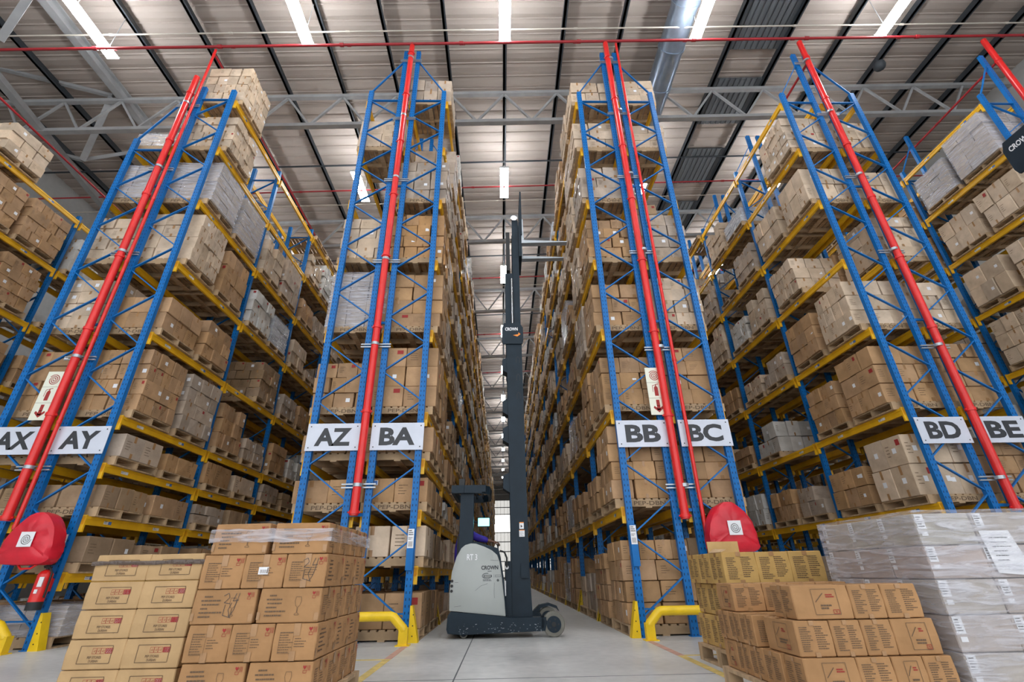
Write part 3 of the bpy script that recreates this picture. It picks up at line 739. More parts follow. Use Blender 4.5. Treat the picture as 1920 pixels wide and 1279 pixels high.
def draw_print(F_, w, h, style, rnd):
    if style == 'pep':
        fx0, fx1, f0, f1 = w*.24, w*.80, h*.2, h*.78
        F_.frame(fx0, f0, fx1, f1, .0032, 'ink')
        F_.textc('PEP STORES', w*.52, h*.40, h*.085, 'ink', .01, wmax=w*.24); F_.textc('DURBAN', w*.52, h*.28, h*.085, 'ink', .01, wmax=w*.16)
        x = w*.46
        for q in range(3):
            F_.frame(x+q*.026, h*.52, x+q*.026+.024, h*.70, .0016, 'redink'); F_.spiral(x+q*.026+.012, h*.61, .007, 'redink', 1.2, .0018)
        x2 = w*.685
        F_.rect(x2, h*.52, x2+.045, h*.70, 'redink')
        for q in range(3): F_.frame(x2+.006+q*.013, h*.55, x2+.014+q*.013, h*.67, .0018, 'conduit')
    elif style == 'glasslong':
        rr = w/.4
        for q, (a, b) in enumerate(((.16, .34), (.12, .46), (.14, .40), (.13, .3), (.12, .46), (.12, .38))):
            y = h*(.76-q*.115); F_.dashes(w*a, y, w*b+.04*w, y+h*.06, 1, 'ink', rnd, .7)
        wine(F_, w*.64, h*.22, h*.52); heart_glass(F_, w*.88, h*.70, h*.2)
        F_.rect(0, h*.1, w*.05, h*.32, 'tape'); F_.rect(w*.93, h*.06, w, h*.28, 'tape')
    elif style == 'glassshort':
        F_.rect(w*.45, h*.66, w*.6, h, 'tape'); F_.rect(w*.42, 0, w*.56, h*.26, 'tape')
        F_.dashes(w*.14, h*.2, w*.48, h*.78, 9, 'ink', rnd, .3); F_.dashes(w*.5, h*.34, w*.78, h*.62, 4, 'ink', rnd, .3); F_.frame(w*.14, h*.2, w*.46, h*.76, .0016, 'ink')
        heart_glass(F_, w*.85, h*.68, h*.22)
    elif style == 'list':
        F_.dashes(w*.1, h*.14, w*.46, h*.84, 12, 'ink', rnd, .42); F_.dashes(w*.54, h*.2, w*.9, h*.86, 11, 'ink', rnd, .42)
        F_.rect(w*.42, h*.86, w*.56, h, 'tape'); F_.rect(w*.42, 0, w*.56, h*.13, 'tape')
    elif style == 'square':
        F_.frame(w*.34, h*.14, w*.78, h*.88, .0026, 'ink'); F_.line([(w*.38, h*.5), (w*.54, h*.76)], .004, 'ink')
        F_.dashes(w*.58, h*.62, w*.74, h*.74, 2, 'redink', rnd, .6); F_.dashes(w*.46, h*.28, w*.72, h*.44, 2, 'ink', rnd, .6)
        F_.frame(w*.66, h*.16, w*.76, h*.27, .003, 'redink'); F_.spiral(w*.71, h*.21, h*.03, 'redink', 1.5, .002)
    elif style == 'lines':
        F_.dashes(w*.2, h*.2, w*.6, h*.7, 6, 'ink', rnd, .3)

cartcount = 0
def build_fg():
    global cartcount
    for q, d in enumerate(FG):
        x0, y0, z0, x1, y1, z1 = d['b']; rnd = random.Random(q*13+5)
        c = ((x0+x1)/2, (y0+y1)/2, z0)
        m = MB(); tn = {'pepbox': (.50, .33, .165), 'tan': (.41, .225, .10), 'yellow': (.54, .34, .115)}[d['kind']]
        f = rnd.uniform(.95, 1.05); tn = tuple(v*f for v in tn)
        w_, d_, h_ = x1-x0, y1-y0, z1-z0; yaw = rnd.gauss(0, .004)
        carton_geo(m, (0, 0, h_/2), (w_, d_, h_), 0, tn, q, .005, .006)
        o = m.build('cardboard_carton', loc=c, rotz=yaw); tag(o, d['label'], 'carton', d['group']); cartcount += 1
        pm = MB(); b = (-w_/2, -d_/2, 0, w_/2, d_/2, h_)
        hh = h_
        off = .0052
        for side, (F_, wid) in enumerate(side_faces(pm, b)):
            F_.off = off
            draw_print(F_, wid, hh, d['fr'] if side == 0 else d['sd'], rnd)
        if q % 2 == 0 or d['fr'] == 'pep':
            F_ = Face(pm, (-w_/2, -d_/2, h_), (1, 0, 0), (0, 1, 0)); F_.rect(0, d_*.44, w_, d_*.56, 'tape')
        pm.build('print', parent=o)
        if d['kind'] == 'tan' and d['fr'] == 'glassshort' and abs(z0-.757) < .01 and -2.1 < x0 < -1.9 and y0 < 3.6:
            lm = MB(); F_ = Face(lm, (-w_/2, -d_/2, 0), (1, 0, 0), (0, 0, 1), .007); F_.rect(w_*.38, h_*.4, w_*.62, h_*.62, 'white')
            for i_ in range(6): F_.rect(w_*(.42+i_*.03), h_*.43, w_*(.432+i_*.03), h_*.54, 'ink', 1)
            F_.rect(w_*.59, h_*.43, w_*.61, h_*.6, 'ink', 1); lm.build('barcode_label', parent=o)
        if d['kind'] == 'tan' and x1 < 0 and y0 < 3.6 and ((abs(z0-.557) < .01 and x0 < -2) or (abs(z0-.757) < .01 and x0 > -1.9)):
            sm = MB(); F_ = Face(sm, (-w_/2, -d_/2, 0), (1, 0, 0), (0, 0, 1), .0062); a = w_*.6; b = h_*.25
            F_.line([(a-.05, b+.11), (a-.02, b+.125), (a-.01, b+.10), (a-.04, b+.07), (a+.0, b+.065)], .003, 'signink'); F_.line([(a+.03, b+.125), (a+.015, b+.08), (a+.05, b+.085)], .003, 'signink'); F_.line([(a+.05, b+.125), (a+.03, b+.03), (a+.01, b-.01), (a-.005, b+.03), (a+.01, b+.07)], .003, 'signink'); F_.line([(a-.03, b+.06), (a-.035, b), (a+.02, b-.015)], .003, 'signink')
            sm.build('handwriting', parent=o)
        if d['opened']:
            fm = MB(); fm.box(-w_/2, d_/2-.006, h_, w_/2, d_/2, h_+.105, 'card', (.55, .37, .16)); fm.build('flap', parent=o)
            fm = MB(); fm.add([(-w_/2, -d_/2, h_), (-w_/2, d_/2, h_), (-w_/2+.05, d_/2, h_+.035), (-w_/2+.05, -d_/2, h_+.02), (-w_/2, -d_/2, h_+.004), (-w_/2, d_/2, h_+.004), (-w_/2+.05, d_/2, h_+.039), (-w_/2+.05, -d_/2, h_+.024)], [(3,2,1,0),(4,5,6,7),(0,1,5,4),(1,2,6,5),(2,3,7,6),(3,0,4,7)], 'card', (.6, .42, .25)); fm.build('flap', parent=o)
build_fg()
# film bands round the tops of the two left stacks
def band(x0, y0, x1, y1, z0, z1, k, label):
    m = MB(); rnd = random.Random(int(x0*100)); n = 14; per = []
    for (xa, ya), (xb, yb) in zip(((x0,y0),(x1,y0),(x1,y1),(x0,y1)), ((x1,y0),(x1,y1),(x0,y1),(x0,y0))):
        for i in range(n): per.append((xa+(xb-xa)*i/n, ya+(yb-ya)*i/n))
    q = len(per); cx, cy = (x0+x1)/2, (y0+y1)/2; vs = []
    for j in range(4):
        for i, (x, y) in enumerate(per):
            e = 1+.004*rnd.random()+(.006 if j in (1, 2) else .002); vs.append((cx+(x-cx)*e, cy+(y-cy)*e, z0+(z1-z0)*j/3+rnd.uniform(-.004, .004)))
    m.add(vs, [(j*q+i, j*q+(i+1) % q, (j+1)*q+(i+1) % q, (j+1)*q+i) for j in range(3) for i in range(q)], k); m.smooth = True
    tag(m.build('film_band'), label, 'film band')
band(-3.10, 3.605, -2.345, 4.63, .912, .938, 'band', 'twisted brown film band round the top of the left flat carton stack')
band(-2.29, 3.505, -1.47, 4.52, 1.035, 1.12, 'film', 'shiny film band round the top tier of the glassware stack')

def film_shell(W_, D_, H_, seed, n=10, rows=None):
    """a wrinkled film skin round a load: closed sides and top, a little proud of the cartons"""
    rnd = random.Random(seed); f = MB(); per = []
    for a, b, cnt in (((-1, -1), (1, -1), n), ((1, -1), (1, 1), n), ((1, 1), (-1, 1), n), ((-1, 1), (-1, -1), n)):
        for i in range(cnt):
            t = i/cnt; per.append((a[0]+(b[0]-a[0])*t, a[1]+(b[1]-a[1])*t))
    nv = len(per); nz = rows or 8; vs = []
    for k in range(nz+1):
        for i, (px, py) in enumerate(per):
            e = .012+rnd.uniform(0, .014); corner = i % n == 0
            vs.append((px*(W_/2+(.014 if corner else e)), py*(D_/2+(.014 if corner else e)), H_*k/nz+(.012 if k == nz else 0)))
    fs = [(k*nv+i, k*nv+(i+1) % nv, (k+1)*nv+(i+1) % nv, (k+1)*nv+i) for k in range(nz) for i in range(nv)]
    fs.append(tuple(nz*nv+i for i in range(nv)))
    f.add(vs, fs, 'film'); f.smooth = True
    return f
# the big wrapped load at the right
t = empty('wrapped_pallet_load', (3.02, 3.79, .148)); tag(t, 'large grey cartons under shiny stretch film at the right front corner', 'wrapped load')
rnd = random.Random(3)
for k in range(5):
    for i in range(3):
        for j in range(3):
            if i == 1 and j == 1: continue
            W_, D_ = 1.16, 1.0; xa = -W_/2+i*W_/3; ya = -D_/2+j*D_/3
            if k % 2 == 0: pass
            m = MB(); w_, d_, h_ = W_/3-.006, D_/3-.006, .193
            tn = (.47*rnd.uniform(.92, 1.05), .40*rnd.uniform(.95, 1.03), .35)
            carton_geo(m, (0, 0, h_/2), (w_, d_, h_), 0, tn, k*9+i, .006, .006)
            o = m.build('carton', parent=t, loc=(xa+w_/2+rnd.uniform(-.006, .006), ya+d_/2+rnd.uniform(-.006, .006), .002+k*.197))
            if j == 0 or i == 0:
                pm = MB()
                for F_, wid in (side_faces(pm, (-w_/2, -d_/2, 0, w_/2, d_/2, h_))[0], side_faces(pm, (-w_/2, -d_/2, 0, w_/2, d_/2, h_))[2]):
                    F_.off = .006; F_.rect(wid*.02, h_*.5, wid*.17, h_*.97, 'white'); F_.dashes(wid*.04, h_*.55, wid*.15, h_*.92, 5, 'ink', rnd)
                    F_.rect(wid*.05, h_*.28, wid*.16, h_*.42, 'white')
                pm.build('white_label', parent=o)
fs_ = film_shell(1.17, 1.02, .99, 4, 16, 20).build('stretch_film', parent=t)
m = MB(); F_ = Face(m, (-.585, -.51, 0), (1, 0, 0), (0, 0, 1), .002); F_.poly([(.42, .62), (.66, .60), (.60, .87), (.40, .87)], 'white'); F_.dashes(.45, .68, .58, .84, 6, 'ink', random.Random(2), .2); m.build('document_pouch', parent=t)
m = MB(); F_ = Face(m, (-.585, -.51, 0), (1, 0, 0), (0, 0, 1), .031); F_.poly([(.655+.024*math.cos(a*.6), .50+.02*math.sin(a*.6)) for a in range(10)], 'lime'); m.build('round_sticker', parent=t)

# wrapped loads on the racks
def lvl(k): return {0: 'floor', .5: 'lowest', 1: 'shelf one', 1.5: 'half shelf', 2: 'shelf two', 3: 'shelf three', 4: 'shelf four', 5: 'shelf five', 6: 'shelf six', 7: 'shelf seven'}[k]
restc = MB()      # far cartons: one stuff object
restw = []
for d in WRAPS:
    name, b, k, pn = d['info']
    if b > 2 or (b > 1 and name not in ('BA', 'BB')): restw.append(d); continue
    t = empty('wrapped_pallet_load', d['c']); tag(t, 'film wrapped cartons, rack %s bay %s, %s, %s' % (name, NUM[b], lvl(k), pn), 'wrapped load', 'film wrapped loads on the racks')
    m = MB()
    for c in d['cartons']:
        carton_geo(m, tuple(c['c'][i]-d['c'][i] for i in range(3)), c['s'], c['yaw'], tuple(v*f for v, f in zip(c['t'], (1.0, 1.08, 1.2))), c['seed'], 0, .004)
    o = m.build('wrapped_carton', parent=t); o['kind'] = 'stuff'
    film_shell(d['W'], d['D'], d['H']+.004, b*7+int(k*2), 7, 8).build('stretch_film', parent=t)
for d in restw: CARTONS += d['cartons']

# which cartons and pallets show largest: rays from the camera against every carton near enough to count
cand = [('c', i) for i, c in enumerate(CARTONS) if c['c'][1] < 24]+[('p', i) for i, p in enumerate(PALLETS) if p['c'][1] < 24]+[('f', i) for i in range(len(FG))]+[('w', i) for i in range(len(WRAPS))]
vs = []; fs = []
for kd, i in cand:
    if kd == 'c':
        c = CARTONS[i]; (x, y, z), (a, b, h) = c['c'], c['s']; bx = (x-a/2, y-b/2, z-h/2, x+a/2, y+b/2, z+h/2)
    elif kd == 'p': x, y, z = PALLETS[i]['c']; bx = (x-.52, y-.5, z, x+.52, y+.5, z+PH)
    elif kd == 'f': bx = FG[i]['b']
    else: w = WRAPS[i]; x, y, z = w['c']; bx = (x-w['W']/2, y-w['D']/2, z, x+w['W']/2, y+w['D']/2, z+w['H'])
    x0, y0, z0, x1, y1, z1 = bx; o = len(vs)
    vs += [(x0,y0,z0),(x1,y0,z0),(x1,y1,z0),(x0,y1,z0),(x0,y0,z1),(x1,y0,z1),(x1,y1,z1),(x0,y1,z1)]
    fs += [tuple(q+o for q in f) for f in BF]
bvh = BVHTree.FromPolygons(vs, fs); hits = {}
eye = Vector((CX, 0, CH))
for py in range(2, 1279, 4):
    for px in range(2, 1920, 4):
        a, b = (px-960)/FPX, (639.5-py)/FPX
        h = bvh.ray_cast(eye, (r2*a+u2*b+fwd).normalized(), 60)
        if h[2] is not None: hits[cand[h[2]//6]] = hits.get(cand[h[2]//6], 0)+1
del vs, fs
rank = sorted([(n, c) for c, n in hits.items() if c[0] == 'c'], reverse=True)
NCART = 300-len(FG)
pick = [c[1] for n, c in rank[:NCART]]; pickset = set(pick)
prank = sorted([(n, c) for c, n in hits.items() if c[0] == 'p'], reverse=True)
ppick = set(c[1] for n, c in prank[:290])

def extras(mb, c, s, yaw, seed, kind, style=None):
    """tape, print and small labels on a carton's front and aisle faces"""
    rnd = random.Random(seed+9); cc, ss = math.cos(yaw), math.sin(yaw)
    def T(dx, dy, dz): return (c[0]+dx*cc-dy*ss, c[1]+dx*ss+dy*cc, c[2]+dz)
    a, b, h = s[0]/2, s[1]/2, s[2]/2
    for (o, u, w) in ((T(-a, -b, -h), (cc, ss, 0), 2*a), (T(a, -b, -h), (-ss, cc, 0), 2*b), (T(-a, b, -h), (ss, -cc, 0), 2*b)):
        F_ = Face(mb, o, u, (0, 0, 1), .0045); H_ = 2*h; q = rnd.random()
        if q < .45: F_.rect(w*.44, H_*.7, w*.56, H_, 'tape'); F_.rect(w*.44, 0, w*.56, H_*.22, 'tape')
        if .2 < q < .7: F_.dashes(w*.12, H_*.3, w*.4, H_*.75, 4, 'ink', rnd, .22)
        elif q > .8: F_.rect(w*.62, H_*.4, w*.62+.07, H_*.4+.07, 'white')
        if q > .6 and q < .7: F_.rect(w*.7, H_*.66, w*.9, H_*.86, 'redink')
LK = {'tan': 'tan carton', 'orange': 'orange carton', 'pale': 'pale carton', 'dull': 'dark carton', 'greyish': 'greyish carton', 'white': 'whitish carton', 'yellow': 'yellow carton'}
COLN = ['aisle side', 'second from aisle', 'third from aisle', 'fourth from aisle', 'fifth from aisle']
for i in pick:
    c = CARTONS[i]; name, b, k, pn = c['info']; kk, col, j, nz = c['pos']
    m = MB(); h_ = c['s'][2]
    carton_geo(m, (0, 0, h_/2), c['s'], 0, c['t'], c['seed'], .007, .006)
    o = m.build('cardboard_carton', loc=(c['c'][0], c['c'][1], c['c'][2]-h_/2), rotz=c['yaw'])
    tag(o, '%s, %s bay %s %s, %s, layer %s, %s, %s' % (LK[c['kind']], name, NUM[b], lvl(k), pn, NUM[kk], COLN[col], ORD[j]), 'carton', 'cartons on the racks')
    e = MB(); extras(e, (0, 0, h_/2), c['s'], 0, c['seed'], c['kind'])
    if (name, k, b) == ('BC', 3, 0):
        for F_, w in (side_faces(e, (-c['s'][0]/2, -c['s'][1]/2, 0, c['s'][0]/2, c['s'][1]/2, h_))[0],):
            F_.off = .006; F_.rect(w*.7, 0, w*.84, h_, 'green')
    if (name, k, b, j, kk) == ('BA', 1, 0, 0, 0) and col == 1:
        F_, w = side_faces(e, (-c['s'][0]/2, -c['s'][1]/2, 0, c['s'][0]/2, c['s'][1]/2, h_))[0]; F_.off = .007; F_.rect(w*.02, h_*.72, w*.5, h_*.92, 'white'); F_.rect(w*.27, h_*.74, w*.48, h_*.9, 'bluelab', 1)
    if (name, k, b) == ('BD', 1, 0):
        for F_, w in side_faces(e, (-c['s'][0]/2, -c['s'][1]/2, 0, c['s'][0]/2, c['s'][1]/2, h_)):
            F_.off = .006; F_.rect(w*.42, h_*.42, w*.62, h_*.6, 'white')
    if e.v: e.build('print', parent=o)
for i, c in enumerate(CARTONS):
    if i in pickset: continue
    carton_geo(restc, c['c'], c['s'], c['yaw'], c['t'], c['seed'], 0, .006 if c['c'][1] < 20 else .01)
    if c['c'][1] < 16: extras(restc, c['c'], c['s'], c['yaw'], c['seed'], c['kind'])
o = restc.build('cardboard_carton', smooth=False)
tag(o, 'all the smaller looking cardboard cartons filling the racks behind the nearer ones', 'cartons', kind='stuff')

pal = pallet_mb(); palt = pallet_mb(text=True)
pa = pt = None; restp = MB()
for i, p in enumerate(PALLETS):
    if i in ppick:
        name, b, k, pn = p['info']; tx = b == 0 and pn == 'front pallet' and k in (1, 2, 3, 5)
        if tx:
            o = palt.build('wooden_pallet') if pt is None else pt.copy()
            if pt is None: pt = o
            else: COL.objects.link(o)
        else:
            o = pal.build('wooden_pallet') if pa is None else pa.copy()
            if pa is None: pa = o
            else: COL.objects.link(o)
        o.location = p['c']
        tag(o, '%s wooden pallet%s, rack %s bay %s, %s, %s' % ('empty' if p['empty'] else 'loaded', ' with stencilled board' if tx else '', name, NUM[b], lvl(k), pn), 'pallet', 'pallets in the racks')
    else:
        x, y, z = p['c']
        if y < 30: restp.add([(v[0]+x, v[1]+y, v[2]+z) for v in pal.v], pal.f, 'wood')
        else:
            restp.box(x-.55, y-.5, z+.1, x+.55, y+.5, z+PH, 'wood'); restp.box(x-.55, y-.5, z, x+.55, y-.45, z+.1, 'wood'); restp.box(x-.55, y-.03, z, x+.55, y+.03, z+.1, 'wood')
o = restp.build('wooden_pallet'); tag(o, 'the remaining wooden pallets deep in the racks', 'pallets', kind='stuff')
print('CARTONS', len(CARTONS), 'FG', len(FG), 'PALLETS', len(PALLETS), 'visible', len(rank), len(prank), 'cut', rank[NCART-1][0] if len(rank) > NCART else 0)

# ------------------------------------------------------------------ aisle signs
def bolt(mb, F_, a, b, r=.011, k='signink'): F_.poly([(a+r*math.cos(q*math.pi/4), b+r*math.sin(q*math.pi/4)) for q in range(8)], k, 2)
for name, x0, aisle, nb, levels, top in RK:
    if name in ('AW', 'BF'): continue
    t = empty('aisle_sign', (x0-.005, YF-.03, 2.60)); tag(t, 'white panel with black letters %s fixed across a rack end' % name, 'sign', 'aisle letter signs')
    m = MB(); m.box(0, 0, 0, .84, .008, .44, 'signp'); m.build('panel', parent=t)
    m = MB(); F_ = Face(m, (0, 0, 0), (1, 0, 0), (0, 0, 1))
    F_.textc(name, .42, .22, .29, 'signink', .04, wmax=.57)
    m.build('lettering', parent=t)
    m = MB(); F_ = Face(m, (0, 0, 0), (1, 0, 0), (0, 0, 1))
    for a, b in ((.05, .05), (.79, .05), (.05, .39), (.79, .39)): bolt(m, F_, a, b)
    m.build('bolt', parent=t)['kind'] = 'stuff'
# hanging location tags low on the end posts
for name, sx in (('AY', -a2-PER-.06), ('BA', -a2-.06), ('BB', a2+.06), ('BC', a2+2*FW+GAP-.02)):
    t = empty('location_tag', (sx, YF-.035, 1.22)); tag(t, 'small white and blue tag on the corner post of rack %s' % name, 'tag', 'location tags on the end posts')
    m = MB(); m.box(-.05, 0, -.34, .05, .006, .22, 'blue'); m.build('backing_plate', parent=t)
    m = MB(); F_ = Face(m, (-.05, 0, -.05), (1, 0, 0), (0, 0, 1)); F_.rect(.005, 0, .095, .26, 'white'); rr = random.Random(4)
    F_.dashes(.015, .17, .085, .25, 3, 'ink', rr, .5)
    for q in range(9): F_.rect(.02+q*.007, .02, .023+q*.007, .09, 'ink', 1)
    F_.dashes(.015, .11, .085, .15, 2, 'ink', rr, .4)
    m.build('printed_card', parent=t)

# ------------------------------------------------------------------ sprinkler risers up the rack ends
def riser(x, zlo, zhi, r, label, bend=False, name='sprinkler_riser'):
    t = empty(name, (x, 7.4, 0)); tag(t, label, 'pipe', 'red risers on the rack ends')
    m = MB(); m.tube([(0, 0, zlo), (0, 0, zhi)], r, 'red', 16); m.build('pipe', parent=t)
    z = zlo+.02; i = 0
    while z < zhi:
        m = MB(); m.tube([(0, 0, z), (0, 0, z+.05)], r*1.22, 'red', 16)
        m.tube([(-r*1.5, 0, z+.025), (r*1.5, 0, z+.025)], r*.2, 'red', 8); m.build('coupling', parent=t); z += 1.55
    return t
for x, a, b, lo, hi in ((-7.50, 'AX', 'AY', 1.62, 11.55), (-2.49, 'AZ', 'BA', 1.62, 12.88), (2.43, 'BB', 'BC', 1.5, 12.98), (7.52, 'BD', 'BE', 1.55, 13.1), (12.5, 'BF', 'outer', 1.5, 13.25)):
    riser(x, lo, hi, .062, 'thick red riser pipe between racks %s and %s' % (a, b) if a != 'BF' else 'thick red riser pipe at the outer edge of rack BF')
for x, a, b, lo, hi in ((-7.33, 'AX', 'AY', 1.5, 12.6), (2.70, 'BB', 'BC', .95, 12.98)):
    riser(x, lo, hi, .028, 'thin red pipe beside the thick riser of racks %s and %s' % (a, b))
# pipes running back along the rack tops
for x, z, a in ((-12.45, 11.4, 'the far left racks'), (-7.33, 12.45, 'racks AX and AY'), (7.52, 12.3, 'racks BD and BE'), (12.5, 12.4, 'rack BF')):
    m = MB(); m.tube([(x, 7.46, z), (x, 30, z)], .03, 'shadedred', 10)
    o = m.build('sprinkler_pipe'); tag(o, 'thin dark red pipe running back above '+a, 'pipe', 'sprinkler pipes above the racks')
# clamps that hold risers to the posts
for xc, a, hs in ((-7.49, 'AX and AY', (2.35, 4.2, 6.4, 8.6, 10.6)), (-2.49, 'AZ and BA', (2.02, 4.4, 6.2, 8.3, 10.2, 12.3)), (2.49, 'BB and BC', (1.95, 4.3, 6.4, 8.4, 10.4, 12.3)), (7.48, 'BD and BE', (2.0, 4.3, 6.4, 8.4, 10.4, 12.3))):
    for i, z in enumerate(hs):
        t = MB(); t.box(xc-.26, YF-.045, z, xc+.26, YF-.02, z+.02, 'galv'); t.box(xc-.26, YF-.045, z+.05, xc+.26, YF-.02, z+.07, 'galv'); t.tube([(xc, YF-.1, z+.01), (xc, YF-.1, z+.06)], .07, 'galv', 12)
        o = t.build('pipe_clamp'); tag(o, 'grey clamp holding the riser of racks %s, %s from the floor' % (a, ord_[i]), 'clamp', 'riser clamps')
# spacers between back-to-back frames
for xc, a in ((-7.49, 'AX and AY'), (-2.49, 'AZ and BA'), (2.49, 'BB and BC'), (7.48, 'BD and BE')):
    for i, z in enumerate((1.62, 4.9, 8.2)):
        t = MB(); t.box(xc-.115, YF+.02, z, xc+.115, YF+.05, z+.045, 'blue'); o = t.build('rack_spacer'); tag(o, 'short blue spacer between racks %s, %s from the floor' % (a, ord_[i]), 'spacer', 'rack spacers')

# ------------------------------------------------------------------ yellow end barriers
def barrier(x0, x1, label, legs=True):
    t = empty('safety_barrier', ((x0+x1)/2, YF-.28, 0)); tag(t, label, 'barrier', 'yellow end barriers'); w = (x1-x0)/2; h = .335
    m = MB(); m.tube([(-w+.02, 0, .17), (-w+.03, 0, .19), (-w+.17, 0, h-.01), (-w+.2, 0, h), (w-.2, 0, h), (w-.17, 0, h-.01), (w-.03, 0, .19), (w-.02, 0, .17)], .058, 'yellow', 18); m.build('rail', parent=t)
    for s_ in (-1, 1):
        m = MB(); x = s_*(w-.02); m.box(x-.058, -.05, .01, x+.058, .05, .2, 'yellow'); m.build('foot', parent=t)
        m = MB(); m.box(x-.09, -.075, 0, x+.09, .075, .012, 'yellow'); m.build('base_plate', parent=t)
barrier(-a2-2*FW-GAP+.08, -a2-.0, 'yellow tube barrier across the end of racks AZ and BA')
barrier(a2+.04, a2+FW+GAP+.1, 'yellow tube barrier across the end of rack BB')
barrier(-a2-PER-2*FW-GAP, -a2-PER-.1, 'yellow tube barrier across the end of racks AX and AY')
barrier(a2+PER+.04, a2+PER+2*FW+GAP, 'yellow tube barrier across the end of racks BD and BE')

# ------------------------------------------------------------------ fire signs, hose covers, extinguisher
def fire_sign(x, z, label):
    t = empty('fire_sign', (x, YF-.06, z)); tag(t, label, 'sign', 'fire point signs')
    m = MB(); m.box(-.14, 0, 0, .14, .008, .84, 'ivory'); m.build('panel', parent=t)
    m = MB(); F_ = Face(m, (0, 0, 0), (1, 0, 0), (0, 0, 1))
    F_.spiral(0, .69, .095, 'redink', 3.4, .013); F_.line([(-.14, .565), (.14, .565)], .004, 'ink'); F_.line([(-.14, .29), (.14, .29)], .004, 'ink')
    m.build('spiral_symbol', parent=t)
    m = MB(); F_ = Face(m, (0, 0, 0), (1, 0, 0), (0, 0, 1))
    F_.poly([(-.03, .33), (.035, .33), (.035, .47), (.02, .50), (-.015, .50), (-.03, .47)], 'redink'); F_.rect(-.005, .5, .012, .53, 'redink'); F_.line([(0, .525), (-.05, .515), (-.055, .4)], .009, 'redink'); F_.line([(.0, .53), (.05, .54)], .012, 'redink')
    m.build('extinguisher_symbol', parent=t)
    m = MB(); F_ = Face(m, (0, 0, 0), (1, 0, 0), (0, 0, 1))
    F_.poly([(-.028, .15), (.028, .15), (.028, .26), (-.028, .26)], 'redink'); F_.poly([(0, .04), (.085, .12), (.07, .155), (0, .10), (-.07, .155), (-.085, .12)], 'redink'); F_.poly([(-.028, .16), (-.028, .08), (.028, .08), (.028, .16)], 'redink')
    m.build('arrow_symbol', parent=t)
fire_sign(-7.74, 3.14, 'narrow fire point panel with spiral, extinguisher and arrow on rack AX')
fire_sign(2.31, 3.12, 'narrow fire point panel with spiral, extinguisher and arrow on rack BB')

def hose_cover(x, y, z, label, w=.33, h=.62):
    t = empty('hose_reel_cover', (x, y, z)); tag(t, label, 'hose reel cover', 'red hose reel covers')
    m = MB(); n = 28; prof = []
    for i in range(n):
        a = 2*math.pi*i/n; px = math.cos(a); pz = math.sin(a)
        if pz < 0: px = (1.06 if px > 0 else -1.06)*min(1, abs(px)*1.9)**.35; pz = pz*.95
        prof.append((px*w*(1-.22*max(0, pz)), .3+pz*(.38 if pz > 0 else .32)))
    rnd = random.Random(5); layers = []
    for sc_, yy in ((.55, -.16), (.86, -.15), (.98, -.115), (1.0, 0), (1.0, .08), (.9, .12)):
        layers.append([(px*sc_+rnd.uniform(-.008, .008), yy+rnd.uniform(-.012, .012), .3+(pz-.3)*sc_+rnd.uniform(-.008, .008)) for px, pz in prof])
    vs = [v for l in layers for v in l]+[(0, -.165, .3), (0, .12, .3)]; fs = []
    for l in range(len(layers)-1):
        for i in range(n): fs.append((l*n+i, l*n+(i+1) % n, (l+1)*n+(i+1) % n, (l+1)*n+i))
    c0 = len(vs)-2
    for i in range(n): fs.append((c0, (i+1) % n, i)); fs.append((c0+1, 5*n+i, 5*n+(i+1) % n))
    m.add(vs, [f[::-1] for f in fs], 'redpvc'); m.smooth = True; m.build('cover', parent=t)
    m = MB(); F_ = Face(m, (-.085, -.175, .22), (1, 0, 0), (0, 0, 1), .004); F_.rect(0, 0, .19, .19, 'white'); F_.spiral(.095, .095, .07, 'redink', 3, .008); m.build('spiral_label', parent=t)
    m = MB(); m.bar((-.03, .1, .34), (-.03, .235, .34), .06, .06, 'redpvc'); m.build('wall_bracket', parent=t)
    m = MB(); m.tube([(-.1, -.02, .0), (-.02, -.05, -.05), (.1, -.04, -.045), (.16, 0, .02)], .014, 'red', 8); m.build('hose', parent=t)
hose_cover(-6.81, 7.25, 1.03, 'red vinyl hose reel cover with spiral label on the end of rack AY')
hose_cover(2.98, 7.25, 1.03, 'red vinyl hose reel cover with spiral label on the end of rack BC')
t = empty('fire_extinguisher', (-6.60, 7.36, .48)); tag(t, 'red fire extinguisher hanging on the end of rack AY', 'fire extinguisher')
m = MB(); m.tube([(0, 0, .1), (0, 0, .43), (0, 0, .47), (0, 0, .49)], [.085, .085, .06, .025], 'red', 20); m.build('cylinder', parent=t)
m = MB(); m.tube([(0, 0, 0), (0, 0, .1)], .087, 'black', 20); m.build('base_band', parent=t)
m = MB(); m.tube([(0, 0, .49), (0, 0, .53)], .02, 'black', 10); m.bar((-.06, 0, .53), (.07, 0, .56), .02, .02, 'black'); m.bar((-.05, 0, .515), (.05, 0, .52), .02, .015, 'black'); m.build('valve_handle', parent=t)
m = MB(); m.tube([(.03, -.02, .53), (.1, -.03, .45), (.1, -.02, .25), (.09, -.01, .15)], .012, 'black', 8); m.build('hose', parent=t)
m = MB(); m.box(.01, -.09, .28, .07, -.083, .4, 'white'); m.box(.0, -.09, .2, .04, -.083, .25, 'white'); m.build('white_label', parent=t)
m = MB(); m.bar((0, .07, .3), (0, .14, .3), .05, .16, 'red'); m.build('bracket', parent=t)

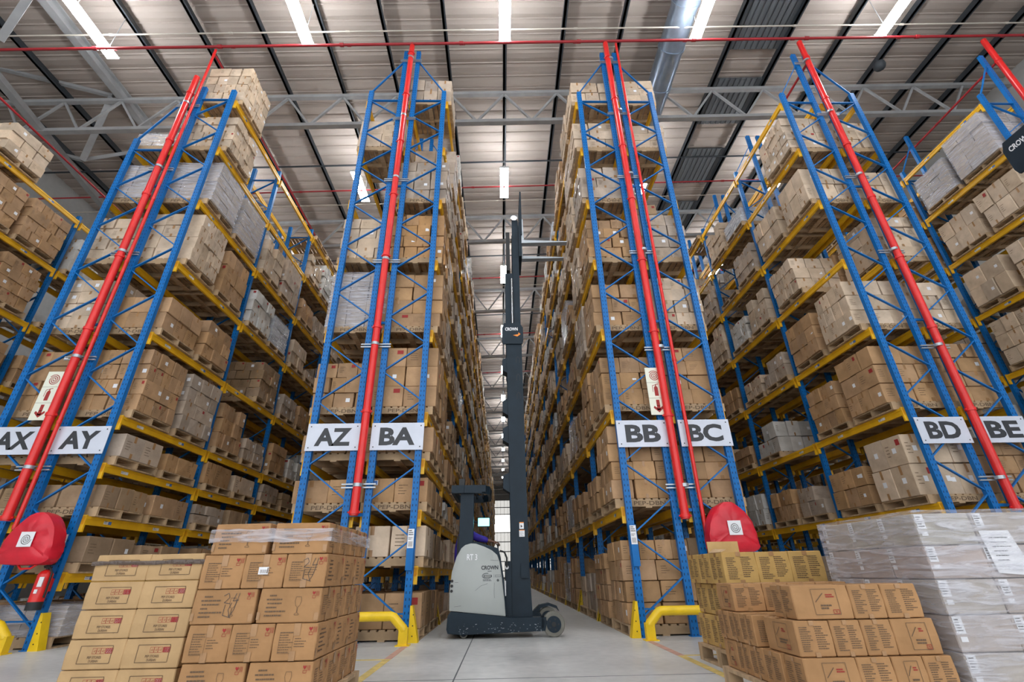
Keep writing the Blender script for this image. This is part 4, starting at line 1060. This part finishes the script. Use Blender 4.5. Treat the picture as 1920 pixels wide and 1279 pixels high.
# ------------------------------------------------------------------ reach truck across the centre aisle
def truck(root):
    YN, YF_ = -.60, .60        # near and far side, relative to the truck centre line
    P = lambda n, mb, parent=root, **k: mb.build(n, parent=parent, **k)
    m = MB(); m.prism([(-1.08, .07), (-1.10, .12), (-1.09, .28), (-1.05, .34), (-.30, .27), (-.22, .25), (.30, .25), (.33, .2), (.30, .08), (-.9, .05)], YN, YN+.17, 'navy', bevel=.04); m.smooth = False; P('outrigger', m)
    m = MB(); m.prism([(-1.08, .07), (-1.10, .12), (-1.09, .28), (-1.05, .34), (-.30, .27), (-.22, .25), (.30, .25), (.33, .2), (.30, .08), (-.9, .05)], YF_-.17, YF_, 'navy', bevel=.04); m.smooth = False; P('outrigger', m)
    m = MB(); m.prism([(-1.1, .1), (-1.09, .30), (-.2, .26), (-.18, .1)], YN+.1, YF_-.1, 'navy'); P('chassis', m)
    rs = random.Random(2); m = MB()
    F_ = Face(m, (-1.1, YN, 0), (1, 0, 0), (0, 0, 1), .002)
    for q in range(70):
        a, b = rs.uniform(.15, 1.38), rs.uniform(.06, .19); w = rs.uniform(.002, .022); F_.rect(a, b, a+w, b+rs.uniform(.002, .004), 'galv')
    P('paint_chips', m)['kind'] = 'stuff'
    # grey body shell
    prof = [(-1.07, .35), (-1.075, .6), (-1.05, .85), (-.99, 1.05), (-.92, 1.17), (-.86, 1.215), (-.78, 1.235), (-.70, 1.23), (-.58, 1.19), (-.46, 1.135), (-.38, 1.07), (-.345, .98), (-.31, .75), (-.275, .45), (-.262, .27)]
    m = MB(); m.prism(prof, YN+.0, YN+.5, 'truckgrey', bevel=.05); m.smooth = True; bd = P('body_shell', m)
    m = MB(); F_ = Face(m, (0, YN, 0), (1, 0, 0), (0, 0, 1), .004); F_.textc('RT 3', -.755, 1.045, .085, 'white', .02, wmax=.155); P('fleet_number', m, bd)
    m = MB(); F_ = Face(m, (0, YN, 0), (1, 0, 0), (0, 0, 1), .004); F_.textc('CROWN', -.49, .90, .055, 'signink', .03, wmax=.25); P('maker_lettering', m, bd)
    m = MB(); F_ = Face(m, (0, YN, 0), (1, 0, 0), (0, 0, 1), .004); F_.dashes(-.52, .845, -.42, .86, 1, 'signink', rs, .5)
    F_.line([(-.53+.07*math.cos(q*.28+1.3), .79+.035*math.sin(q*.28+1.3)) for q in range(16)], .007, 'signink'); F_.rect(-.58, .772, -.46, .802, 'signink'); F_.rect(-.57, .78, -.47, .794, 'truckgrey', 1)
    F_.rect(-.43, .765, -.428, .815, 'signink'); F_.frame(-.41, .775, -.33, .8, .003, 'signink'); F_.dashes(-.59, .72, -.43, .745, 2, 'signink', rs, .45); F_.spiral(-.37, .732, .018, 'signink', 3, .004)
    P('dealer_badge', m, bd)
    m = MB(); F_ = Face(m, (0, YN, 0), (1, 0, 0), (0, 0, 1), .004)
    for pts in ([(-.70, .60), (-.62, .66), (-.52, .69)], [(-1.0, .71), (-.95, .71)], [(-.42, .70), (-.425, .58), (-.42, .50)], [(-1.0, .33+.07), (-.9, .41)], [(-.48, 1.0), (-.36, .995)]): F_.line(pts, .0025, 'signink')
    P('scratch', m, bd)['kind'] = 'stuff'
    m = MB()
    for z in (.60, .665, .73): m.tube([(-1.045+ (z-.6)*.02, YN-.0075, z), (-1.045+(z-.6)*.02, YN+.02, z)], .02, 'black', 12)
    m.smooth = False; P('vent_hole', m, bd)['kind'] = 'stuff'
    m = MB(); m.prism([(-.80, 1.18), (-.78, 1.25), (-.70, 1.262), (-.42, 1.18), (-.36, 1.16), (-.33, 1.05), (-.28, .75), (-.25, .27), (-.40, .27), (-.44, 1.0), (-.6, 1.12)], YN+.02, YF_-.02, 'navy', bevel=.02); m.smooth = False; P('console', m)
    m = MB(); m.box(-.26, YN+.16, .25, -.17, YF_-.16, .98, 'navy'); P('battery_cover', m)
    m = MB(); m.prism([(-1.07, .3), (-1.07, .85), (-.95, 1.1), (-.8, 1.15), (-.8, .3)], YF_-.32, YF_-.02, 'navy'); P('seat_pod', m)
    m = MB(); m.tube([(-.34, YN+.1, 1.13), (-.27, YN+.1, 1.11), (-.235, YN+.1, 1.03), (-.235, YN+.1, .9)], .014, 'black', 8); P('hydraulic_hose', m)
    m = MB(); m.tube([(-.235, YN+.13, .90), (-.235, YN+.14, .90)], .028, 'white', 16); P('round_tag', m)
    m = MB(); m.box(-.27, YN+.13, .52, -.25, YN+.15, .72, 'white'); P('notice_strip', m)
    # overhead guard
    m = MB(); m.prism([(-.965, 1.12), (-.75, 1.12), (-.745, 2.02), (-.955, 2.02)], YN+.04, YN+.16, 'navy', bevel=.02); m.smooth = False; P('guard_post', m)
    m = MB()
    ring = [(-1.08, YN+.02), (-.9, YN-.0), (-.62, YN+.02), (-.52, YN+.16), (-.50, 0), (-.52, YF_-.2), (-.62, YF_-.06), (-.9, YF_-.03), (-1.08, YF_-.1)]
    for (xa, ya), (xb, yb) in zip(ring, ring[1:]): m.bar((xa, ya, 2.03), (xb, yb, 2.03), .05, .12, 'navy')
    m.bar(ring[-1]+(2.03,), ring[0]+(2.03,), .05, .12, 'navy')
    for x in (-.97, -.86, -.75, -.64): m.bar((x, YN+.02, 2.06), (x, YF_-.06, 2.06), .025, .05, 'navy')
    m.box(-1.1, YN-.01, 1.985, -.56, YN+.2, 2.09, 'navy'); P('overhead_guard', m)
    m = MB(); m.box(-.99, YN+.05, 2.09, -.90, YN+.14, 2.2, 'black'); P('antenna_box', m)
    # wheels
    def wheel(x, y, r, w, nm='load_wheel'):
        t_ = MB(); t_.tube([(x, y-w/2, r), (x, y-w/2+.01, r), (x, y+w/2-.01, r), (x, y+w/2, r)], [r*.93, r, r, r*.93], 'tyre', 36); o = P(nm, t_)
        h_ = MB(); h_.tube([(x, y-w/2-.006, r), (x, y-w/2+.004, r)], r*.66, 'navy', 28); h_.smooth = False; P('wheel_hub', h_, o)
        h_ = MB(); h_.tube([(x, y-w/2-.016, r), (x, y-w/2, r)], r*.2, 'black', 12)
        for q in range(5): a = q*2*math.pi/5; h_.tube([(x+r*.42*math.cos(a), y-w/2-.01, r+r*.42*math.sin(a)), (x+r*.42*math.cos(a), y-w/2, r+r*.42*math.sin(a))], r*.07, 'black', 8)
        h_.smooth = False; P('wheel_nut', h_, o)['kind'] = 'stuff'
    wheel(.425, YN+.075, .158, .13); wheel(.43, YF_-.075, .158, .13); wheel(-.86, YN+.12, .062, .07, 'castor_wheel'); wheel(-.75, YF_-.3, .12, .1, 'drive_wheel')
    m = MB(); m.prism([(.05, .1), (.08, .24), (.2, .27), (.3, .35), (.45, .375), (.58, .33), (.62, .25), (.58, .29), (.45, .335), (.32, .30), (.26, .2), (.24, .1)], YF_-.16, YF_+.01, 'navy'); P('fender', m)
    m = MB(); m.prism([(.25, .1), (.25, .25), (.32, .25), (.30, .12)], YN, YN+.15, 'navy'); P('wheel_arm', m)
    # mast
    MY0, MY1 = -.40, .40
    for s_, y0 in ((0, MY0), (1, MY1-.09)):
        m = MB(); m.prism([(-.17, .22), (.14, .22), (.11, .9), (.10, 2.0), (.085, 5.05), (-.20, 5.05), (-.165, 1.5)], y0, y0+.09, 'navy'); mr = P('outer_mast_rail', m)
        if s_ == 0:
            for z in (3.6, 3.95, 4.3):
                q_ = MB(); F_ = Face(q_, (.01, y0, z), (1, 0, 0), (0, 0, 1), .002); F_.line([(-.03, 0), (-.03, .09), (0, .13), (.03, .09), (.03, 0)], .008, 'black'); P('cut_out', q_, mr)
            q_ = MB(); q_.box(-.02, y0-.03, .75, .09, y0+.01, .95, 'navy'); P('mast_bracket', q_, mr)
            q_ = MB(); F_ = Face(q_, (.0, y0, 1.33), (1, 0, 0), (0, 0, 1), .002); F_.rect(-.03, .115, .04, .215, 'white'); F_.rect(-.03, .2, .04, .215, 'orangeink', 1); F_.poly([(-.01, .13), (.02, .15), (-.01, .18)], 'signink', 1)
            F_.rect(-.035, 0, .05, .1, 'white'); F_.rect(-.035, .09, .05, .1, 'orangeink', 1); F_.dashes(-.03, .01, .045, .08, 5, 'ink', rs, .3); P('warning_label', q_, mr)
    for z in (.4, 1.3, 2.4, 3.5, 4.7):
        m = MB(); m.box(-.15, MY0+.09, z, -.05, MY1-.09, z+.1, 'navy'); P('mast_cross_member', m)
    for z in (2.05, 2.85, 3.35, 4.15):
        m = MB(); m.prism([(-.17, z+.28), (-.28, z+.22), (-.28, z+.02), (-.17, z-.05)], MY0+.02, MY0+.25, 'navy'); P('hose_pulley_bracket', m)
    m = MB(); m.prism([(-.26, 4.68), (.10, 4.68), (.12, 4.75), (.12, 5.02), (.06, 5.12), (-.24, 5.12), (-.28, 5.02), (-.28, 4.75)], MY0-.03, MY0, 'navy'); bg = P('badge_plate', m)
    m = MB(); F_ = Face(m, (-.17, MY0-.03, 4.93), (1, 0, 0), (0, 0, 1), .002); F_.textc('CROWN', .07, .06, .07, 'white', .03, wmax=.24); F_.poly([(.1, -.07), (.18, -.1), (.24, -.05), (.2, -.01), (.2, -.05)], 'orangeink'); P('maker_lettering', m, bg)
    for y0 in (MY0+.1, MY1-.19):
        m = MB(); m.box(-.205, y0, 4.2, -.055, y0+.07, 6.35, 'navy'); P('middle_mast_rail', m)
        m = MB(); m.box(-.05, y0+.01, 4.6, .085, y0+.08, 7.75, 'navy'); P('inner_mast_rail', m)
    m = MB(); m.tube([(-.075, MY0+.07, 4.9), (-.075, MY0+.07, 6.2)], .018, 'steel', 10); P('lift_cylinder', m)
    for z in (6.2, 6.9, 7.6):
        m = MB(); m.box(-.04, MY0+.18, z, .04, MY1-.2, z+.08, 'navy'); P('mast_cross_member', m)
    m = MB(); m.tube([(.0, MY0+.08, 7.8), (.0, MY0+.14, 7.8)], .07, 'steel', 18); P('chain_pulley', m)
    m = MB(); m.bar((-.14, MY0+.3, 6.5), (-.14, MY0+.3, 7.5), .08, .2, 'black'); P('hose_reel', m)
    # carriage and forks
    m = MB(); m.box(.09, MY0+.04, 6.75, .15, MY1-.04, 7.65, 'navy'); P('fork_carriage', m)
    m = MB()
    for y in (MY0+.02, -.13, .13, MY1-.06): m.box(.13, y, 7.3, .165, y+.04, 8.5, 'navy')
    for z in (7.5, 8.44): m.box(.13, MY0+.02, z, .165, MY1-.02, z+.05, 'navy')
    P('load_backrest', m)
    for y in (MY0+.06, MY1-.18):
        m = MB(); m.prism([(.15, 7.75), (.19, 7.75), (.20, 7.18), (1.12, 7.145), (1.12, 7.125), (.15, 7.10)], y, y+.12, 'galv'); m.smooth = False; P('fork', m)
    # terminal
    m = MB(); m.box(-.70, YN+.38, 1.5, -.50, YN+.41, 1.64, 'black'); sc_ = P('terminal_screen', m)
    m = MB(); F_ = Face(m, (-.69, YN+.38, 1.51), (1, 0, 0), (0, 0, 1), .002); F_.rect(0, 0, .18, .12, 'screen'); P('lit_display', m, sc_)
    m = MB(); m.tube([(-.66, YN+.42, 1.55), (-.8, YN+.36, 1.6), (-.85, YN+.16, 1.6)], .015, 'black', 8); P('terminal_arm', m)
TY = 8.36
t = empty('reach_truck', (0, TY, 0)); tag(t, 'grey and navy reach truck with raised mast standing across the centre aisle', 'reach truck'); truck(t)
tk2 = copy_tree(t); tk2.location = (5.86, 3.47, 0); tk2.rotation_euler.z = -math.pi/2
for ch in tk2.children:      # its mast is lowered
    nm = ch.name.split('.')[0]; zz = max(v.co.z for v in ch.data.vertices)
    if nm == 'inner_mast_rail' or nm in ('chain_pulley', 'hose_reel') or (nm == 'mast_cross_member' and zz > 5.5): ch.location.z -= 3.3
    elif nm in ('middle_mast_rail', 'lift_cylinder'): ch.location.z -= 1.9
    elif nm in ('fork_carriage', 'load_backrest', 'fork'): ch.location.z -= 6.7
tk2['label'] = 'second reach truck, only its navy mast badge showing at the right edge'

# ------------------------------------------------------------------ operator seated behind the truck body
def skin_body(name, chains, matk, parent=None, sub=2, root=0):
    """chains: list of lists of (x,y,z,r); first point of a later chain may repeat an earlier point (joined there)"""
    vs = []; rs = []; es = []; idx = {}
    for ch in chains:
        prev = None
        for x, y, z, r in ch:
            key = (round(x, 4), round(y, 4), round(z, 4))
            if key not in idx: idx[key] = len(vs); vs.append((x, y, z)); rs.append(r)
            i = idx[key]
            if prev is not None and prev != i: es.append((prev, i))
            prev = i
    me = bpy.data.meshes.new(name); me.from_pydata(vs, es, [])
    o = bpy.data.objects.new(name, me); COL.objects.link(o)
    s_ = o.modifiers.new('skin', 'SKIN'); s_.use_smooth_shade = True; s_.branch_smoothing = .3
    for i, r in enumerate(rs): me.skin_vertices[0].data[i].radius = r if isinstance(r, tuple) else (r, r)
    me.skin_vertices[0].data[root].use_root = True
    me.materials.append(MT[matk])
    b_ = o.modifiers.new('sub', 'SUBSURF'); b_.levels = sub; b_.render_levels = sub
    if parent is not None: o.parent = parent
    return o
PX, PY = -.93, TY-.0
per = empty('person', (PX, PY, 0)); tag(per, 'truck operator in a violet jacket, seated behind the grey truck body, hand on the controls', 'person')
# facing +x; near arm is at -y. one continuous body surface: hips, spine, neck, head, legs, arms
PEL = (0, 0, .92, (.14, .17)); CH_ = (.01, 0, 1.22, (.12, .16)); SH = (.01, 0, 1.43, (.09, .12)); NK = (.02, 0, 1.53, .052); HD0 = (.035, 0, 1.61, .062); HD1 = (.045, 0, 1.70, .088); HD2 = (.04, 0, 1.79, .07)
SKN = [skin_body('body', [[PEL, (0, 0, 1.08, (.12, .15)), CH_, SH, NK, HD0, HD1, HD2],
   [PEL, (.12, -.1, .90, .085), (.44, -.12, .88, .062), (.50, -.12, .66, .05), (.48, -.12, .42, .035), (.56, -.12, .37, .035)],
   [PEL, (.12, .1, .90, .085), (.44, .12, .88, .062), (.50, .12, .66, .05), (.48, .12, .42, .035), (.56, .12, .37, .035)],
   [SH, (.03, -.18, 1.45, .055), (.13, -.23, 1.39, .046), (.235, -.25, 1.33, .04), (.34, -.245, 1.31, .034), (.44, -.24, 1.285, .026), (.475, -.24, 1.275, .024)],
   [SH, (.02, .17, 1.42, .055), (.08, .23, 1.24, .046), (.14, .24, 1.14, .04), (.3, .2, 1.17, .03), (.38, .17, 1.19, .025)]], 'skin')]
skin_body('jacket', [[(0, 0, .90, (.16, .19)), (0, 0, 1.08, (.16, .18)), (-.01, 0, 1.22, (.17, .19)), (.01, 0, 1.42, (.14, .15)), (.018, 0, 1.49, .07)],
   [(.01, 0, 1.42, (.14, .15)), (.03, -.185, 1.445, .078), (.13, -.235, 1.39, .066), (.235, -.255, 1.33, .06), (.33, -.25, 1.312, .052), (.415, -.242, 1.29, .043)],
   [(.01, 0, 1.42, (.14, .15)), (.02, .18, 1.41, .075), (.08, .235, 1.24, .062), (.14, .245, 1.14, .056), (.27, .21, 1.165, .046)]], 'cloth', per)
skin_body('trousers', [[(0, 0, .90, (.15, .18)), (.12, -.1, .90, .1), (.44, -.12, .88, .078), (.50, -.12, .66, .062), (.48, -.12, .44, .05)],
   [(0, 0, .90, (.15, .18)), (.12, .1, .90, .1), (.44, .12, .88, .078), (.50, .12, .66, .062), (.48, .12, .44, .05)]], 'trouser', per)
m = MB(); n = 12
m.tube([(.03, 0, 1.76), (.028, 0, 1.80), (.025, 0, 1.84), (.022, 0, 1.865), (.02, 0, 1.872)], [.092, .092, .078, .045, .01], 'hair', 20); m.build('hair', parent=per)
m = MB()
for s_ in (-1, 1): m.tube([(.118, s_*.03, 1.715), (.13, s_*.03, 1.715), (.133, s_*.03, 1.715)], [.012, .012, .004], 'white', 10); m.tube([(.13, s_*.03, 1.715), (.136, s_*.03, 1.715)], [.006, .004], 'black', 8)
e_ = m.build('eyes', parent=per); e_['kind'] = 'stuff'
face = MB(); face.tube([(.12, 0, 1.715), (.148, 0, 1.675), (.125, 0, 1.665)], [.01, .017, .01], 'skin', 10)
face.bar((.125, -.025, 1.638), (.125, .025, 1.638), .012, .012, 'skin')
for s_ in (-1, 1): face.tube([(.03, s_*.085, 1.73), (.035, s_*.098, 1.71), (.03, s_*.085, 1.68)], [.012, .018, .01], 'skin', 8)
# near hand: palm continuous with the wrist, five fingers curled over the control lever
hx, hy, hz = .475, -.24, 1.275
hand = [[(hx-.03, hy, hz, (.024, .02)), (hx+.0, hy, hz, (.024, .02)), (hx+.035, hy, hz-.004, (.036, .017)), (hx+.062, hy, hz-.012, (.038, .015))]]
SKN.append(skin_body('body', hand, 'skin'))
for i_, (dy, ln) in enumerate(((-.03, .9), (-.011, 1.05), (.010, 1.0), (.028, .8))):
    x, z = hx+.07, hz-.012
    SKN.append(skin_body('body', [[(x-.02, hy+dy, z, .0095), (x, hy+dy, z-.003, .0095), (x+.028*ln, hy+dy*1.1, z-.014, .0088), (x+.042*ln, hy+dy*1.1, z-.036*ln, .008), (x+.036*ln, hy+dy*1.1, z-.056*ln, .007)]], 'skin'))
SKN.append(skin_body('body', [[(hx+.015, hy-.022, hz-.006, .011), (hx+.035, hy-.042, hz-.02, .0105), (hx+.058, hy-.045, hz-.038, .009), (hx+.074, hy-.036, hz-.052, .008)]], 'skin'))
dg = bpy.context.evaluated_depsgraph_get()
for o in SKN:
    me = o.evaluated_get(dg).to_mesh(); face.add([tuple(v.co) for v in me.vertices], [tuple(p.vertices) for p in me.polygons], 'skin'); o.evaluated_get(dg).to_mesh_clear()
for o in SKN: bpy.data.objects.remove(o)
face.smooth = True; face.build('body', parent=per)
lx = PX+hx+.085; m = MB(); m.tube([(lx, TY-.25, 1.08), (lx, TY-.25, 1.20)], .01, 'black', 8); m.tube([(lx, TY-.25, 1.20), (lx, TY-.25, 1.225), (lx, TY-.25, 1.24)], [.012, .022, .012], 'black', 12)
o = m.build('control_lever'); o.parent = t; o.location = (0, -TY, 0)
m = MB(); m.prism([(-1.02, .74), (-1.02, 1.36), (-.98, 1.38), (-.95, .82), (-.66, .80), (-.66, .74)], -.22, .22, 'black'); m.build('seat', parent=t)
